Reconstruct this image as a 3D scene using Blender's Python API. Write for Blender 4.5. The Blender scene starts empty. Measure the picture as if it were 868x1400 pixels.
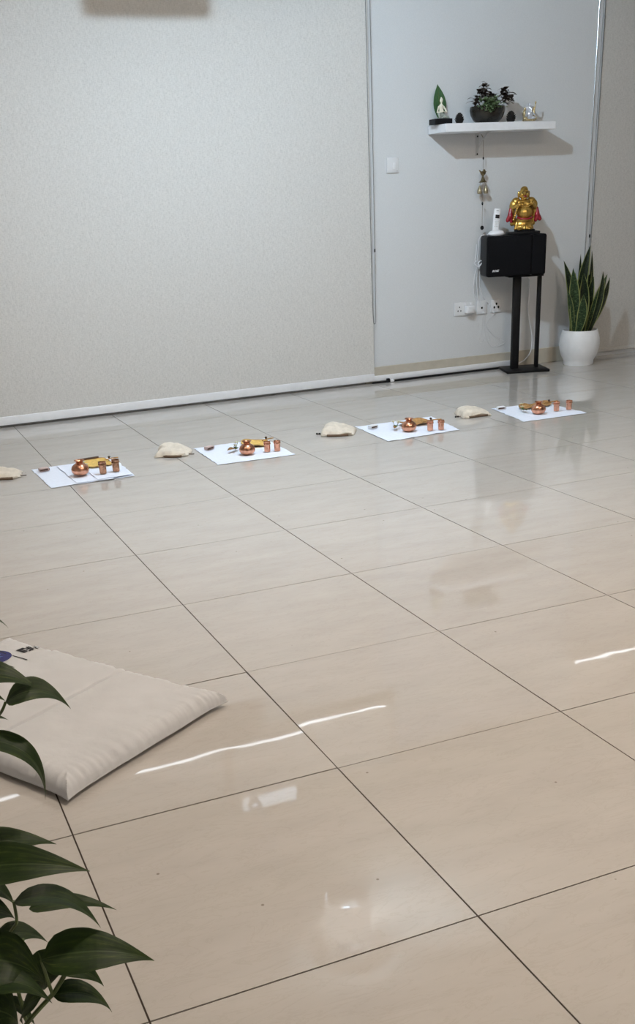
import bpy, bmesh, math, random
from mathutils import Vector, Matrix, noise
random.seed(7)
scene = bpy.context.scene
COL = scene.collection

# ------------------------------------------------------------------ camera
cam_d = bpy.data.cameras.new('camera')
cam = bpy.data.objects.new('camera', cam_d)
COL.objects.link(cam)
cam_d.sensor_fit = 'VERTICAL'
cam_d.sensor_height = 36.0
cam_d.lens = 36.0 * 1433.391 / 1400.0
cam_d.shift_x = (434.0 - 422.075) / 1400.0
cam_d.shift_y = (938.662 - 700.0) / 1400.0
cam_d.clip_start = 0.02
YAW, PITCH, ROLL = 0.381, 0.436, -0.052
_f = Vector((math.sin(YAW) * math.cos(PITCH), math.cos(YAW) * math.cos(PITCH), -math.sin(PITCH)))
_r = Vector((math.cos(YAW), -math.sin(YAW), 0))
_u = _r.cross(_f)
_r2 = _r * math.cos(ROLL) + _u * math.sin(ROLL)
_u2 = -_r * math.sin(ROLL) + _u * math.cos(ROLL)
cam.matrix_world = Matrix(((_r2.x, _u2.x, -_f.x, -0.819), (_r2.y, _u2.y, -_f.y, -0.696),
                           (_r2.z, _u2.z, -_f.z, 1.168), (0, 0, 0, 1)))
scene.camera = cam

# ------------------------------------------------------------------ world / exposure / lamp strengths
wd = bpy.data.worlds.new('room_world'); scene.world = wd; wd.use_nodes = True
wd.node_tree.nodes['Background'].inputs[0].default_value = (0.5, 0.55, 0.6, 1)
wd.node_tree.nodes['Background'].inputs[1].default_value = 0.02
scene.view_settings.view_transform = 'Standard'
scene.view_settings.look = 'None'
scene.view_settings.exposure = 0.07
scene.view_settings.gamma = 1.0
scene.view_settings.use_curve_mapping = False
KEY_STRENGTH = 1950.0          # cool dome lamp above the row of mats
WARM_STRENGTH = 236.0          # warm ceiling panels over the near half of the room
STRIP_STRENGTH = 4.0          # cool strip lights above the blinds
KEY_COL = (0.67, 0.85, 1.0)
WARM_COL = (1.0, 0.865, 0.72)
STRIP_COL = (0.88, 0.94, 1.0)
CEIL = 2.88

# ------------------------------------------------------------------ materials
MATS = {}
def _new(name):
    m = bpy.data.materials.new(name); m.use_nodes = True
    nt = m.node_tree; b = nt.nodes['Principled BSDF']
    MATS[name] = m
    return m, nt, b
def _coords(nt, kind='Object', scale=(1, 1, 1)):
    tc = nt.nodes.new('ShaderNodeTexCoord'); mp = nt.nodes.new('ShaderNodeMapping')
    mp.inputs['Scale'].default_value = scale
    nt.links.new(tc.outputs[kind], mp.inputs[0])
    return mp.outputs[0]
def _noise(nt, vec, scale, detail=3, rough=0.5):
    n = nt.nodes.new('ShaderNodeTexNoise'); n.inputs['Scale'].default_value = scale
    n.inputs['Detail'].default_value = detail; n.inputs['Roughness'].default_value = rough
    nt.links.new(vec, n.inputs['Vector']); return n.outputs['Fac']
def _ramp(nt, fac, stops):
    r = nt.nodes.new('ShaderNodeValToRGB'); e = r.color_ramp.elements
    e[0].position, e[0].color = stops[0][0], (*stops[0][1], 1)
    e[1].position, e[1].color = stops[-1][0], (*stops[-1][1], 1)
    for p, c in stops[1:-1]:
        k = e.new(p); k.color = (*c, 1)
    nt.links.new(fac, r.inputs[0]); return r.outputs[0]
def _bump(nt, b, fac, strength, dist):
    n = nt.nodes.new('ShaderNodeBump'); n.inputs['Strength'].default_value = strength
    n.inputs['Distance'].default_value = dist
    nt.links.new(fac, n.inputs['Height']); nt.links.new(n.outputs[0], b.inputs['Normal'])
def mat(name, col, rough=0.6, metal=0.0, var=0.08, scale=30.0, bump=0.0, bscale=None, bdist=0.001, spec=0.5,
        kind='Object', stretch=(1, 1, 1), trans=0.0):
    m, nt, b = _new(name)
    v = _coords(nt, kind, stretch)
    f = _noise(nt, v, scale)
    lo = tuple(max(0, c * (1 - var)) for c in col); hi = tuple(min(1, c * (1 + var)) for c in col)
    nt.links.new(_ramp(nt, f, [(0.3, lo), (0.7, hi)]), b.inputs['Base Color'])
    b.inputs['Roughness'].default_value = rough
    b.inputs['Metallic'].default_value = metal
    b.inputs['Specular IOR Level'].default_value = spec
    b.inputs['Transmission Weight'].default_value = trans
    if bump:
        _bump(nt, b, _noise(nt, v, bscale or scale, 4), bump, bdist)
    return m
def emit(name, col, strength):
    m, nt, b = _new(name)
    b.inputs['Base Color'].default_value = (0.8, 0.8, 0.8, 1)
    b.inputs['Emission Color'].default_value = (*col, 1)
    b.inputs['Emission Strength'].default_value = strength
    return m

# polished porcelain tile
def tile_mat():
    m, nt, b = _new('porcelain_tile')
    geo = nt.nodes.new('ShaderNodeNewGeometry'); inf = nt.nodes.new('ShaderNodeObjectInfo')
    mul = nt.nodes.new('ShaderNodeMath'); mul.operation = 'MULTIPLY'; mul.inputs[1].default_value = 37.0
    nt.links.new(inf.outputs['Random'], mul.inputs[0])
    add = nt.nodes.new('ShaderNodeVectorMath'); add.operation = 'ADD'
    nt.links.new(geo.outputs['Position'], add.inputs[0]); nt.links.new(mul.outputs[0], add.inputs[1])
    mp = nt.nodes.new('ShaderNodeMapping'); mp.inputs['Scale'].default_value = (1.0, 3.2, 1)
    mp.inputs['Rotation'].default_value = (0, 0, 0.12)
    nt.links.new(add.outputs[0], mp.inputs[0])
    big = _noise(nt, mp.outputs[0], 4.0, 5, 0.6)
    c1 = _ramp(nt, big, [(0.25, (0.478, 0.450, 0.424)), (0.5, (0.512, 0.484, 0.457)), (0.75, (0.540, 0.512, 0.485))])
    # faint cloudy veins
    vein = nt.nodes.new('ShaderNodeTexNoise'); vein.inputs['Scale'].default_value = 7.0
    vein.inputs['Detail'].default_value = 8; vein.inputs['Roughness'].default_value = 0.65; vein.inputs['Distortion'].default_value = 1.2
    nt.links.new(mp.outputs[0], vein.inputs['Vector'])
    ab = nt.nodes.new('ShaderNodeMath'); ab.operation = 'SUBTRACT'; ab.inputs[1].default_value = 0.5
    nt.links.new(vein.outputs['Fac'], ab.inputs[0])
    a2 = nt.nodes.new('ShaderNodeMath'); a2.operation = 'ABSOLUTE'; nt.links.new(ab.outputs[0], a2.inputs[0])
    c2 = _ramp(nt, a2.outputs[0], [(0.0, (0.945, 0.935, 0.92)), (0.022, (1, 1, 1)), (1.0, (1, 1, 1))])
    mx = nt.nodes.new('ShaderNodeMix'); mx.data_type = 'RGBA'; mx.blend_type = 'MULTIPLY'
    mx.inputs['Factor'].default_value = 1.0
    nt.links.new(c1, mx.inputs['A']); nt.links.new(c2, mx.inputs['B'])
    # sparse tiny specks
    sp = nt.nodes.new('ShaderNodeTexVoronoi'); sp.inputs['Scale'].default_value = 9.0
    nt.links.new(add.outputs[0], sp.inputs['Vector'])
    c3 = _ramp(nt, sp.outputs['Distance'], [(0.0, (0.35, 0.3, 0.26)), (0.022, (0.4, 0.35, 0.3)), (0.034, (1, 1, 1))])
    mx2 = nt.nodes.new('ShaderNodeMix'); mx2.data_type = 'RGBA'; mx2.blend_type = 'MULTIPLY'; mx2.inputs['Factor'].default_value = 0.75
    nt.links.new(mx.outputs['Result'], mx2.inputs['A']); nt.links.new(c3, mx2.inputs['B'])
    nt.links.new(mx2.outputs['Result'], b.inputs['Base Color'])
    b.inputs['Roughness'].default_value = 0.02
    b.inputs['Specular IOR Level'].default_value = 1.0
    wav = _noise(nt, geo.outputs['Position'], 5.0, 2, 0.4)
    _bump(nt, b, wav, 0.34, 0.0012)
    return m
tile_mat()
mat('grout', (0.055, 0.040, 0.032), 0.9)
mat('wall_paint', (0.655, 0.672, 0.690), 0.85, var=0.03, scale=160, bump=0.25, bscale=260, bdist=0.001, kind='Object', spec=0.2)
mat('ceiling_paint', (0.70, 0.66, 0.60), 0.9, var=0.02, spec=0.2)
mat('skirting_tile', (0.50, 0.46, 0.385), 0.35, var=0.06, scale=18)
def fabric_mat(name, c):
    m, nt, b = _new(name)
    v = _coords(nt, 'Object', (1, 1, 1))
    v2 = _coords(nt, 'Object', (260, 260, 60)); v3 = _coords(nt, 'Object', (60, 60, 260))
    n1 = _noise(nt, v2, 1.0, 2); n2 = _noise(nt, v3, 1.0, 2)
    ad = nt.nodes.new('ShaderNodeMath'); ad.operation = 'ADD'
    nt.links.new(n1, ad.inputs[0]); nt.links.new(n2, ad.inputs[1])
    hf = nt.nodes.new('ShaderNodeMath'); hf.operation = 'MULTIPLY'; hf.inputs[1].default_value = 0.5
    nt.links.new(ad.outputs[0], hf.inputs[0])
    nt.links.new(_ramp(nt, hf.outputs[0], [(0.32, tuple(x * 0.84 for x in c)), (0.5, c), (0.68, tuple(min(1, x * 1.10) for x in c))]), b.inputs['Base Color'])
    b.inputs['Roughness'].default_value = 0.9; b.inputs['Specular IOR Level'].default_value = 0.15
    _bump(nt, b, hf.outputs[0], 0.5, 0.001)
fabric_mat('blind_fabric', (0.625, 0.612, 0.590))
fabric_mat('blind_fabric_grey', (0.57, 0.555, 0.53))
mat('white_plastic', (0.80, 0.81, 0.84), 0.4, var=0.02)
mat('white_lacquer', (0.80, 0.81, 0.84), 0.35, var=0.02)
mat('offwhite_plastic', (0.72, 0.73, 0.75), 0.45, var=0.02)
mat('black_plastic', (0.007, 0.007, 0.008), 0.5, var=0.2, spec=0.2)
mat('black_metal', (0.006, 0.006, 0.007), 0.5, var=0.2, spec=0.2)
mat('grille_cloth', (0.005, 0.005, 0.006), 0.9, var=0.4, scale=500, bump=0.3, bscale=700, spec=0.1)
mat('channel_metal', (0.62, 0.65, 0.68), 0.25, 0.9, var=0.03)
mat('chain_grey', (0.16, 0.165, 0.17), 0.5)
mat('dark_hole', (0.006, 0.006, 0.006), 0.8)
mat('bracket_grey', (0.55, 0.56, 0.57), 0.45, var=0.03)
mat('brass', (0.42, 0.36, 0.24), 0.35, 0.8, var=0.2, scale=60)
mat('brass_dark', (0.20, 0.16, 0.09), 0.4, 1.0, var=0.3, scale=60)
mat('cord_brown', (0.16, 0.11, 0.075), 0.8)
mat('gold_paint', (0.50, 0.31, 0.075), 0.28, 0.85, var=0.40, scale=45, bump=0.25, bscale=60, bdist=0.002)
mat('pale_gold', (0.52, 0.42, 0.24), 0.35, 0.7, var=0.4, scale=90)
mat('projector_white', (0.88, 0.89, 0.90), 0.5, var=0.01)
mat('red_lacquer', (0.26, 0.012, 0.022), 0.25, var=0.25, scale=40)
mat('cream_glaze', (0.78, 0.74, 0.62), 0.35, var=0.06)
mat('grey_glaze', (0.36, 0.39, 0.35), 0.5, var=0.1)
mat('silver_paint', (0.66, 0.68, 0.74), 0.3, 0.45, var=0.15, scale=80)
mat('cone_brown', (0.014, 0.011, 0.009), 0.85, var=0.35, scale=90)
mat('smoked_glass', (0.020, 0.018, 0.014), 0.12, var=0.5, scale=24, spec=0.4)
mat('soil', (0.03, 0.022, 0.016), 0.95, var=0.4, scale=90, bump=0.6, bscale=120, bdist=0.004)
mat('succulent_green', (0.27, 0.38, 0.20), 0.5, var=0.35, scale=35)
mat('leaf_maroon', (0.085, 0.066, 0.052), 0.45, var=0.4, scale=35)
mat('pot_white', (0.80, 0.81, 0.83), 0.42, var=0.04, scale=22, bump=0.12, bscale=40)
mat('pot_grey', (0.30, 0.30, 0.30), 0.6)
mat('copper_dark', (0.42, 0.22, 0.13), 0.24, 1.0, var=0.45, scale=110, bump=0.3, bscale=160, bdist=0.001)
mat('copper', (0.68, 0.34, 0.22), 0.20, 1.0, var=0.25, scale=55, bump=0.12, bscale=90, bdist=0.001)
mat('white_cloth', (0.78, 0.83, 0.95), 0.85, var=0.025, scale=60, bump=0.3, bscale=500, bdist=0.0006, spec=0.2)
mat('canvas', (0.66, 0.60, 0.52), 0.9, var=0.10, scale=40, bump=0.5, bscale=300, bdist=0.001, spec=0.15)
mat('mouth_brown', (0.13, 0.085, 0.055), 0.9)
mat('mat_cotton', (0.595, 0.602, 0.625), 0.92, var=0.04, scale=9, bump=0.7, bscale=16, bdist=0.006, spec=0.15)
mat('mustard', (0.72, 0.48, 0.13), 0.7, var=0.22, scale=60, bump=0.4, bscale=80)
mat('dry_leaf', (0.40, 0.22, 0.075), 0.65, var=0.35, scale=60, bump=0.4, bscale=80)
mat('dark_brown', (0.06, 0.028, 0.016), 0.6)
mat('leaf_green', (0.07, 0.17, 0.03), 0.5, var=0.3, scale=60)
mat('petal_white', (0.78, 0.76, 0.62), 0.6, var=0.08)
mat('box_pink', (0.52, 0.40, 0.38), 0.6, var=0.2, scale=120)
mat('print_black', (0.018, 0.018, 0.022), 0.8)
mat('print_blue', (0.028, 0.032, 0.15), 0.8, var=0.2, scale=200)
mat('print_lightblue', (0.10, 0.16, 0.46), 0.8, var=0.2, scale=200)
mat('screen_dark', (0.015, 0.016, 0.02), 0.2)
mat('stem_green', (0.09, 0.13, 0.04), 0.5, var=0.3)
mat('glass_lens', (0.05, 0.06, 0.08), 0.05)
mat('lamp_metal', (0.7, 0.7, 0.7), 0.4, 0.6)
emit('key_glow', KEY_COL, KEY_STRENGTH)
emit('warm_glow', WARM_COL, WARM_STRENGTH)
emit('strip_glow', STRIP_COL, STRIP_STRENGTH)
emit('helper_glow', STRIP_COL, 110.0)
emit('blend_glow', (0.92, 0.95, 1.0), 0.9)  # glow put on the opaque blocker and bowl to blend their floor reflections

def uv_split(nt):
    uv = nt.nodes.new('ShaderNodeUVMap'); s = nt.nodes.new('ShaderNodeSeparateXYZ')
    nt.links.new(uv.outputs[0], s.inputs[0])
    d = nt.nodes.new('ShaderNodeMath'); d.operation = 'SUBTRACT'; d.inputs[1].default_value = 0.5
    nt.links.new(s.outputs[0], d.inputs[0])
    a = nt.nodes.new('ShaderNodeMath'); a.operation = 'ABSOLUTE'; nt.links.new(d.outputs[0], a.inputs[0])
    return uv.outputs[0], a.outputs[0], s.outputs[1]
def snake_leaf_mat(name, k):
    m, nt, b = _new(name)
    uv, edge, along = uv_split(nt)
    mp = nt.nodes.new('ShaderNodeMapping'); mp.inputs['Scale'].default_value = (2.5, 26, 1)
    inf = nt.nodes.new('ShaderNodeObjectInfo')
    nt.links.new(uv, mp.inputs[0]); nt.links.new(inf.outputs['Random'], mp.inputs['Location'])
    n = _noise(nt, mp.outputs[0], 1.6, 4, 0.65)
    body = _ramp(nt, n, [(p, tuple(c * k for c in col)) for p, col in ((0.38, (0.010, 0.022, 0.009)), (0.52, (0.024, 0.046, 0.018)), (0.68, (0.075, 0.115, 0.050)))])
    mask = _ramp(nt, edge, [(0.385, (0, 0, 0)), (0.425, (1, 1, 1))])
    mx = nt.nodes.new('ShaderNodeMix'); mx.data_type = 'RGBA'
    nt.links.new(mask, mx.inputs['Factor']); nt.links.new(body, mx.inputs['A'])
    mx.inputs['B'].default_value = (0.36, 0.40, 0.14, 1)
    nt.links.new(mx.outputs['Result'], b.inputs['Base Color'])
    b.inputs['Roughness'].default_value = 0.42
def pothos_leaf_mat():
    m, nt, b = _new('pothos_leaf')
    uv, edge, along = uv_split(nt)
    tc = nt.nodes.new('ShaderNodeTexCoord'); inf = nt.nodes.new('ShaderNodeObjectInfo')
    mp = nt.nodes.new('ShaderNodeMapping'); mp.inputs['Scale'].default_value = (7, 2.2, 1)
    nt.links.new(uv, mp.inputs[0]); nt.links.new(inf.outputs['Random'], mp.inputs['Location'])
    n = _noise(nt, mp.outputs[0], 1.3, 5, 0.6)
    body = _ramp(nt, n, [(0.42, (0.024, 0.048, 0.011)), (0.56, (0.038, 0.070, 0.014)), (0.66, (0.080, 0.115, 0.024)), (0.76, (0.26, 0.28, 0.09))])
    mask = _ramp(nt, edge, [(0.0, (1, 1, 1)), (0.012, (1, 1, 1)), (0.022, (0, 0, 0))])
    mx = nt.nodes.new('ShaderNodeMix'); mx.data_type = 'RGBA'
    nt.links.new(mask, mx.inputs['Factor']); nt.links.new(body, mx.inputs['A'])
    mx.inputs['B'].default_value = (0.07, 0.11, 0.035, 1)
    nt.links.new(mx.outputs['Result'], b.inputs['Base Color'])
    b.inputs['Roughness'].default_value = 0.45; b.inputs['Specular IOR Level'].default_value = 0.35
    w = nt.nodes.new('ShaderNodeTexWave'); w.inputs['Scale'].default_value = 5.0; w.bands_direction = 'Y'
    nt.links.new(uv, w.inputs['Vector'])
    _bump(nt, b, w.outputs['Fac'], 0.04, 0.002)
def big_leaf_mat():
    m, nt, b = _new('broad_leaf')
    uv, edge, along = uv_split(nt)
    n = _noise(nt, uv, 9.0, 3)
    body = _ramp(nt, n, [(0.35, (0.075, 0.18, 0.075)), (0.65, (0.11, 0.25, 0.10))])
    mask = _ramp(nt, edge, [(0.0, (1, 1, 1)), (0.02, (1, 1, 1)), (0.05, (0, 0, 0))])
    mx = nt.nodes.new('ShaderNodeMix'); mx.data_type = 'RGBA'
    nt.links.new(mask, mx.inputs['Factor']); nt.links.new(body, mx.inputs['A'])
    mx.inputs['B'].default_value = (0.16, 0.26, 0.10, 1)
    nt.links.new(mx.outputs['Result'], b.inputs['Base Color']); b.inputs['Roughness'].default_value = 0.5
snake_leaf_mat('snake_leaf', 0.8); snake_leaf_mat('snake_leaf_bright', 2.0); pothos_leaf_mat(); big_leaf_mat()

# ------------------------------------------------------------------ mesh helpers
def obj(name, bm, m, parent=None, loc=None, rotz=0.0, smooth=True, kind=None):
    if isinstance(bm, bmesh.types.BMesh):
        me = bpy.data.meshes.new(name)
        bmesh.ops.recalc_face_normals(bm, faces=bm.faces)
        bm.to_mesh(me); bm.free()
    else:
        me = bm
    if m and not me.materials: me.materials.append(MATS[m])
    if smooth:
        me.shade_smooth()
        try: me.set_sharp_from_angle(angle=math.radians(40))
        except Exception: pass
    o = bpy.data.objects.new(name, me); COL.objects.link(o)
    if parent: o.parent = parent
    if loc is not None: o.location = loc
    if rotz: o.rotation_euler[2] = rotz
    if kind: o['kind'] = kind
    return o
def tag(o, label, cat, group=None):
    o['label'] = label; o['category'] = cat
    if group: o['group'] = group
    return o
def thing(name, label, cat, loc=(0, 0, 0), rotz=0.0, group=None):
    o = bpy.data.objects.new(name, None); COL.objects.link(o)
    o.empty_display_size = 0.05
    o.location = loc; o.rotation_euler[2] = rotz
    return tag(o, label, cat, group)
def B(): return bmesh.new()
def box(bm, c, s, bevel=0.0, seg=2, rot=None):
    r = bmesh.ops.create_cube(bm, size=1.0)
    vs = r['verts']
    bmesh.ops.scale(bm, vec=s, verts=vs)
    if bevel:
        es = list({e for v in vs for e in v.link_edges})
        rr = bmesh.ops.bevel(bm, geom=es, offset=bevel, segments=seg, profile=0.5, affect='EDGES')
        vs = list({v for f in rr['faces'] for v in f.verts} | {v for v in vs if v.is_valid})
    if rot is not None: bmesh.ops.rotate(bm, cent=(0, 0, 0), matrix=rot, verts=vs)
    bmesh.ops.translate(bm, vec=c, verts=vs)
    return vs
def ell(bm, c, r, seg=16, rings=10, rot=None):
    q = bmesh.ops.create_uvsphere(bm, u_segments=seg, v_segments=rings, radius=1.0)
    vs = q['verts']; bmesh.ops.scale(bm, vec=r, verts=vs)
    if rot is not None: bmesh.ops.rotate(bm, cent=(0, 0, 0), matrix=rot, verts=vs)
    bmesh.ops.translate(bm, vec=c, verts=vs); return vs
def lathe(bm, prof, seg=24, c=(0, 0, 0), close=False):
    rings = []
    for r, z in prof:
        if r < 1e-6: rings.append([bm.verts.new((c[0], c[1], c[2] + z))])
        else: rings.append([bm.verts.new((c[0] + r * math.cos(2 * math.pi * k / seg), c[1] + r * math.sin(2 * math.pi * k / seg), c[2] + z)) for k in range(seg)])
    for a, b in zip(rings, rings[1:]):
        for k in range(seg):
            k2 = (k + 1) % seg
            if len(a) == 1 and len(b) == 1: continue
            if len(a) == 1: bm.faces.new((a[0], b[k], b[k2]))
            elif len(b) == 1: bm.faces.new((a[k], b[0], a[k2]))
            else: bm.faces.new((a[k], b[k], b[k2], a[k2]))
def smooth_path(pts, n=6):
    P = [Vector(p) for p in pts]
    if len(P) < 3: return P
    out = []
    for i in range(len(P) - 1):
        p0 = P[i - 1] if i else P[0] * 2 - P[1]
        p1, p2 = P[i], P[i + 1]
        p3 = P[i + 2] if i + 2 < len(P) else P[-1] * 2 - P[-2]
        for k in range(n):
            t = k / n
            out.append(0.5 * ((2 * p1) + (p2 - p0) * t + (2 * p0 - 5 * p1 + 4 * p2 - p3) * t * t + (3 * p1 - p0 - 3 * p2 + p3) * t ** 3))
    out.append(P[-1]); return out
def tube(bm, pts, r, seg=6, n=6, r1=None):
    P = smooth_path(pts, n) if n > 1 else [Vector(p) for p in pts]
    T = [(P[min(i + 1, len(P) - 1)] - P[max(i - 1, 0)]).normalized() for i in range(len(P))]
    up = Vector((0, 0, 1)) if abs(T[0].z) < 0.9 else Vector((1, 0, 0))
    N = (up - T[0] * up.dot(T[0])).normalized()
    rings = []
    for i, p in enumerate(P):
        N = (N - T[i] * N.dot(T[i])).normalized(); Bn = T[i].cross(N)
        rr = r if r1 is None else r + (r1 - r) * i / (len(P) - 1)
        rings.append([bm.verts.new(p + (N * math.cos(2 * math.pi * k / seg) + Bn * math.sin(2 * math.pi * k / seg)) * rr) for k in range(seg)])
    for a, b in zip(rings, rings[1:]):
        for k in range(seg): bm.faces.new((a[k], b[k], b[(k + 1) % seg], a[(k + 1) % seg]))
    bm.faces.new(rings[0][::-1]); bm.faces.new(rings[-1])
def remesh(bm, voxel, smooth=4):
    me = bpy.data.meshes.new('tmp'); bm.to_mesh(me); bm.free()
    o = bpy.data.objects.new('tmp', me); COL.objects.link(o)
    md = o.modifiers.new('r', 'REMESH'); md.mode = 'VOXEL'; md.voxel_size = voxel
    if smooth:
        sm = o.modifiers.new('s', 'SMOOTH'); sm.factor = 0.5; sm.iterations = smooth
    dg = bpy.context.evaluated_depsgraph_get()
    out = bpy.data.meshes.new_from_object(o.evaluated_get(dg))
    bpy.data.objects.remove(o); bpy.data.meshes.remove(me)
    return out
def limb(bm, a, b, ra, rb, n=7):
    a, b = Vector(a), Vector(b)
    for k in range(n):
        t = k / (n - 1); r = ra + (rb - ra) * t
        ell(bm, a.lerp(b, t), (r, r, r), 10, 6)
def blade(base, tip, width, prof, normal, arch=0.0, fold=0.12, nu=4, nv=14, thick=0.0008, curl=0.0, bend=0.0):
    """leaf blade: midrib from base to tip arched along its normal, half widths from prof; returns bmesh with uv"""
    bm = B(); uvl = bm.loops.layers.uv.new('UVMap')
    b, t = Vector(base), Vector(tip); ax = (t - b); Ln = ax.length; axn = ax.normalized()
    N = Vector(normal); N = (N - axn * N.dot(axn)).normalized(); S = axn.cross(N).normalized()
    def pw(x):
        for (x0, w0), (x1, w1) in zip(prof, prof[1:]):
            if x <= x1: return w0 + (w1 - w0) * (x - x0) / (x1 - x0)
        return prof[-1][1]
    rows = []
    for i in range(nv + 1):
        v = i / nv
        mid = b + ax * v + N * (arch * 4 * v * (1 - v) - curl * v ** 4) + S * (bend * 4 * v * (1 - v))
        w = max(pw(v), 0.004) * width / 2
        row = []
        for j in range(2 * nu + 1):
            q = (j - nu) / nu
            row.append((bm.verts.new(mid + S * (w * q) + N * (abs(q) * w * fold * 2 - 0.6 * fold * w * q * q)), j / (2 * nu), v))
        rows.append(row)
    top = []
    for r0, r1 in zip(rows, rows[1:]):
        for j in range(2 * nu):
            qd = (r0[j], r0[j + 1], r1[j + 1], r1[j])
            f = bm.faces.new([x[0] for x in qd])
            for lp, x in zip(f.loops, qd): lp[uvl].uv = (x[1], x[2])
            top.append(f)
    bmesh.ops.solidify(bm, geom=top, thickness=thick)
    return bm
HEART = [(0, 0.05), (0.03, 0.50), (0.10, 0.84), (0.22, 1.0), (0.38, 0.96), (0.55, 0.76), (0.72, 0.47), (0.86, 0.22), (0.94, 0.09), (1, 0.01)]
LANCE = [(0, 0.50), (0.15, 0.66), (0.35, 0.90), (0.55, 1.0), (0.72, 0.86), (0.86, 0.52), (0.95, 0.2), (1, 0.02)]
OVATE = [(0, 0.15), (0.1, 0.55), (0.3, 0.95), (0.45, 1.0), (0.65, 0.82), (0.82, 0.45), (0.93, 0.17), (1, 0.01)]

# ------------------------------------------------------------------ room shell
WY = 5.93                                   # face of the back wall
XE = 4.103                                  # where the back wall steps back for the right blind
def struct(name, bm, m, parent=None):
    o = obj(name, bm, m, parent, smooth=False); o['kind'] = 'structure'; return o
bm = B(); box(bm, (1.75, 1.55, -0.06), (10.3, 9.7, 0.116)); floor = struct('floor', bm, 'grout')
bm = B(); box(bm, (1.75, 1.55, CEIL + 0.05), (10.3, 9.7, 0.10)); struct('ceiling', bm, 'ceiling_paint')
bm = B(); box(bm, (1.75, WY + 0.10, CEIL / 2), (9.9, 0.20, CEIL)); wall_back = struct('wall_back', bm, 'wall_paint')
bm = B(); box(bm, (-3.25, 1.55, CEIL / 2), (0.10, 9.6, CEIL)); struct('wall_left', bm, 'wall_paint')
bm = B(); box(bm, (6.75, 1.55, CEIL / 2), (0.10, 9.6, CEIL)); struct('wall_right', bm, 'wall_paint')
bm = B(); box(bm, (1.75, -3.25, CEIL / 2), (10.1, 0.10, CEIL)); struct('wall_front', bm, 'wall_paint')
bm = B(); box(bm, ((2.36 + XE) / 2, WY - 0.006, 0.052), (XE - 2.36, 0.012, 0.104), 0.003, 1); struct('baseboard_back', bm, 'skirting_tile')
# pelmets over the two blinds, each hiding a strip light
bm = B(); box(bm, (-0.36, WY - 0.085, 2.625), (5.62, 0.17, 0.51)); struct('trim_1', bm, 'ceiling_paint')
bm = B(); box(bm, ((XE + 6.7) / 2, WY - 0.085, 2.625), (6.7 - XE, 0.17, 0.51)); struct('trim_2', bm, 'ceiling_paint')
bm = B(); box(bm, (XE + 0.004, WY - 0.004, 1.25), (0.007, 0.008, 2.24), 0.001, 1); struct('trim_3', bm, 'channel_metal')

# tiles: one object each, sharing three meshes; a hair of individual tilt like a hand-laid floor
TS, GAP, TH = 0.6, 0.0033, 0.010
def tile_mesh(name, sx, sy):
    bm = B()
    box(bm, (0, 0, -TH / 2), (sx - GAP, sy - GAP, TH))
    me = bpy.data.meshes.new(name); bmesh.ops.recalc_face_normals(bm, faces=bm.faces); bm.to_mesh(me); bm.free()
    me.materials.append(MATS['porcelain_tile']); return me
tm_full = tile_mesh('tile', TS, TS)
tm_last = tile_mesh('tile_cut', TS, 0.53)
TILT = {(-1, 2): (-0.0030, 0.0), (0, 2): (0.0020, 0.0), (1, 2): (0.0, 0.0), (-2, 2): (-0.001, 0), (-1, 1): (0.0, 0.0)}
for i in range(-5, 11):
    for j in range(-5, 10):
        me, cy = tm_full, (j + 0.5) * TS
        if j == 9: me, cy = tm_last, 5.4 + 0.265
        o = bpy.data.objects.new('tile', me); COL.objects.link(o); o.parent = floor
        o.location = ((i + 0.5) * TS, cy, 0.0)
        rx, ry = TILT.get((i, j), (random.uniform(-1, 1) * 0.0006, random.uniform(-1, 1) * 0.0006))
        o.rotation_euler = (rx, ry, 0)

# ------------------------------------------------------------------ lamps
KX, KY, KZ = 1.19, 3.88, 2.69
t = thing('key_lamp', 'cool ceiling lamp lighting the wall, with two curved blockers added to shape its light', 'lamp', (KX, KY, CEIL))
bm = B(); lathe(bm, [(0, 0), (0.06, 0), (0.06, -0.02), (0, -0.02)], 28); obj('ceiling_rose', bm, 'lamp_metal', t)
bm = B(); tube(bm, [(0, 0, -0.02), (0, 0, -0.13)], 0.005, 10, 1); obj('stem', bm, 'lamp_metal', t)
bm = B(); ell(bm, (0, 0, KZ - CEIL), (0.050, 0.050, 0.050), 24, 14); obj('bulb', bm, 'key_glow', t)
bm = B(); lathe(bm, [(0.0, -0.138), (0.104, -0.138), (0.104, -0.142), (0.0, -0.142)], 36); obj('cap', bm, 'lamp_metal', t)
bm = B(); rows = []  # arc added to cut the lamp's light on the upper wall
for k in range(25):
    a = math.radians(60 + 95 * k / 24)
    rows.append([bm.verts.new((r * math.cos(a), r * math.sin(a), z)) for r, z in ((0.100, -0.140), (0.103, -0.140), (0.103, -0.213), (0.100, -0.213))])
for r0, r1 in zip(rows, rows[1:]):
    for q in range(4): bm.faces.new((r0[q], r0[(q + 1) % 4], r1[(q + 1) % 4], r1[q]))
bm.faces.new(rows[0]); bm.faces.new(rows[-1][::-1])
obj('wall_top_blocker', bm, 'black_metal', t)
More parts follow.
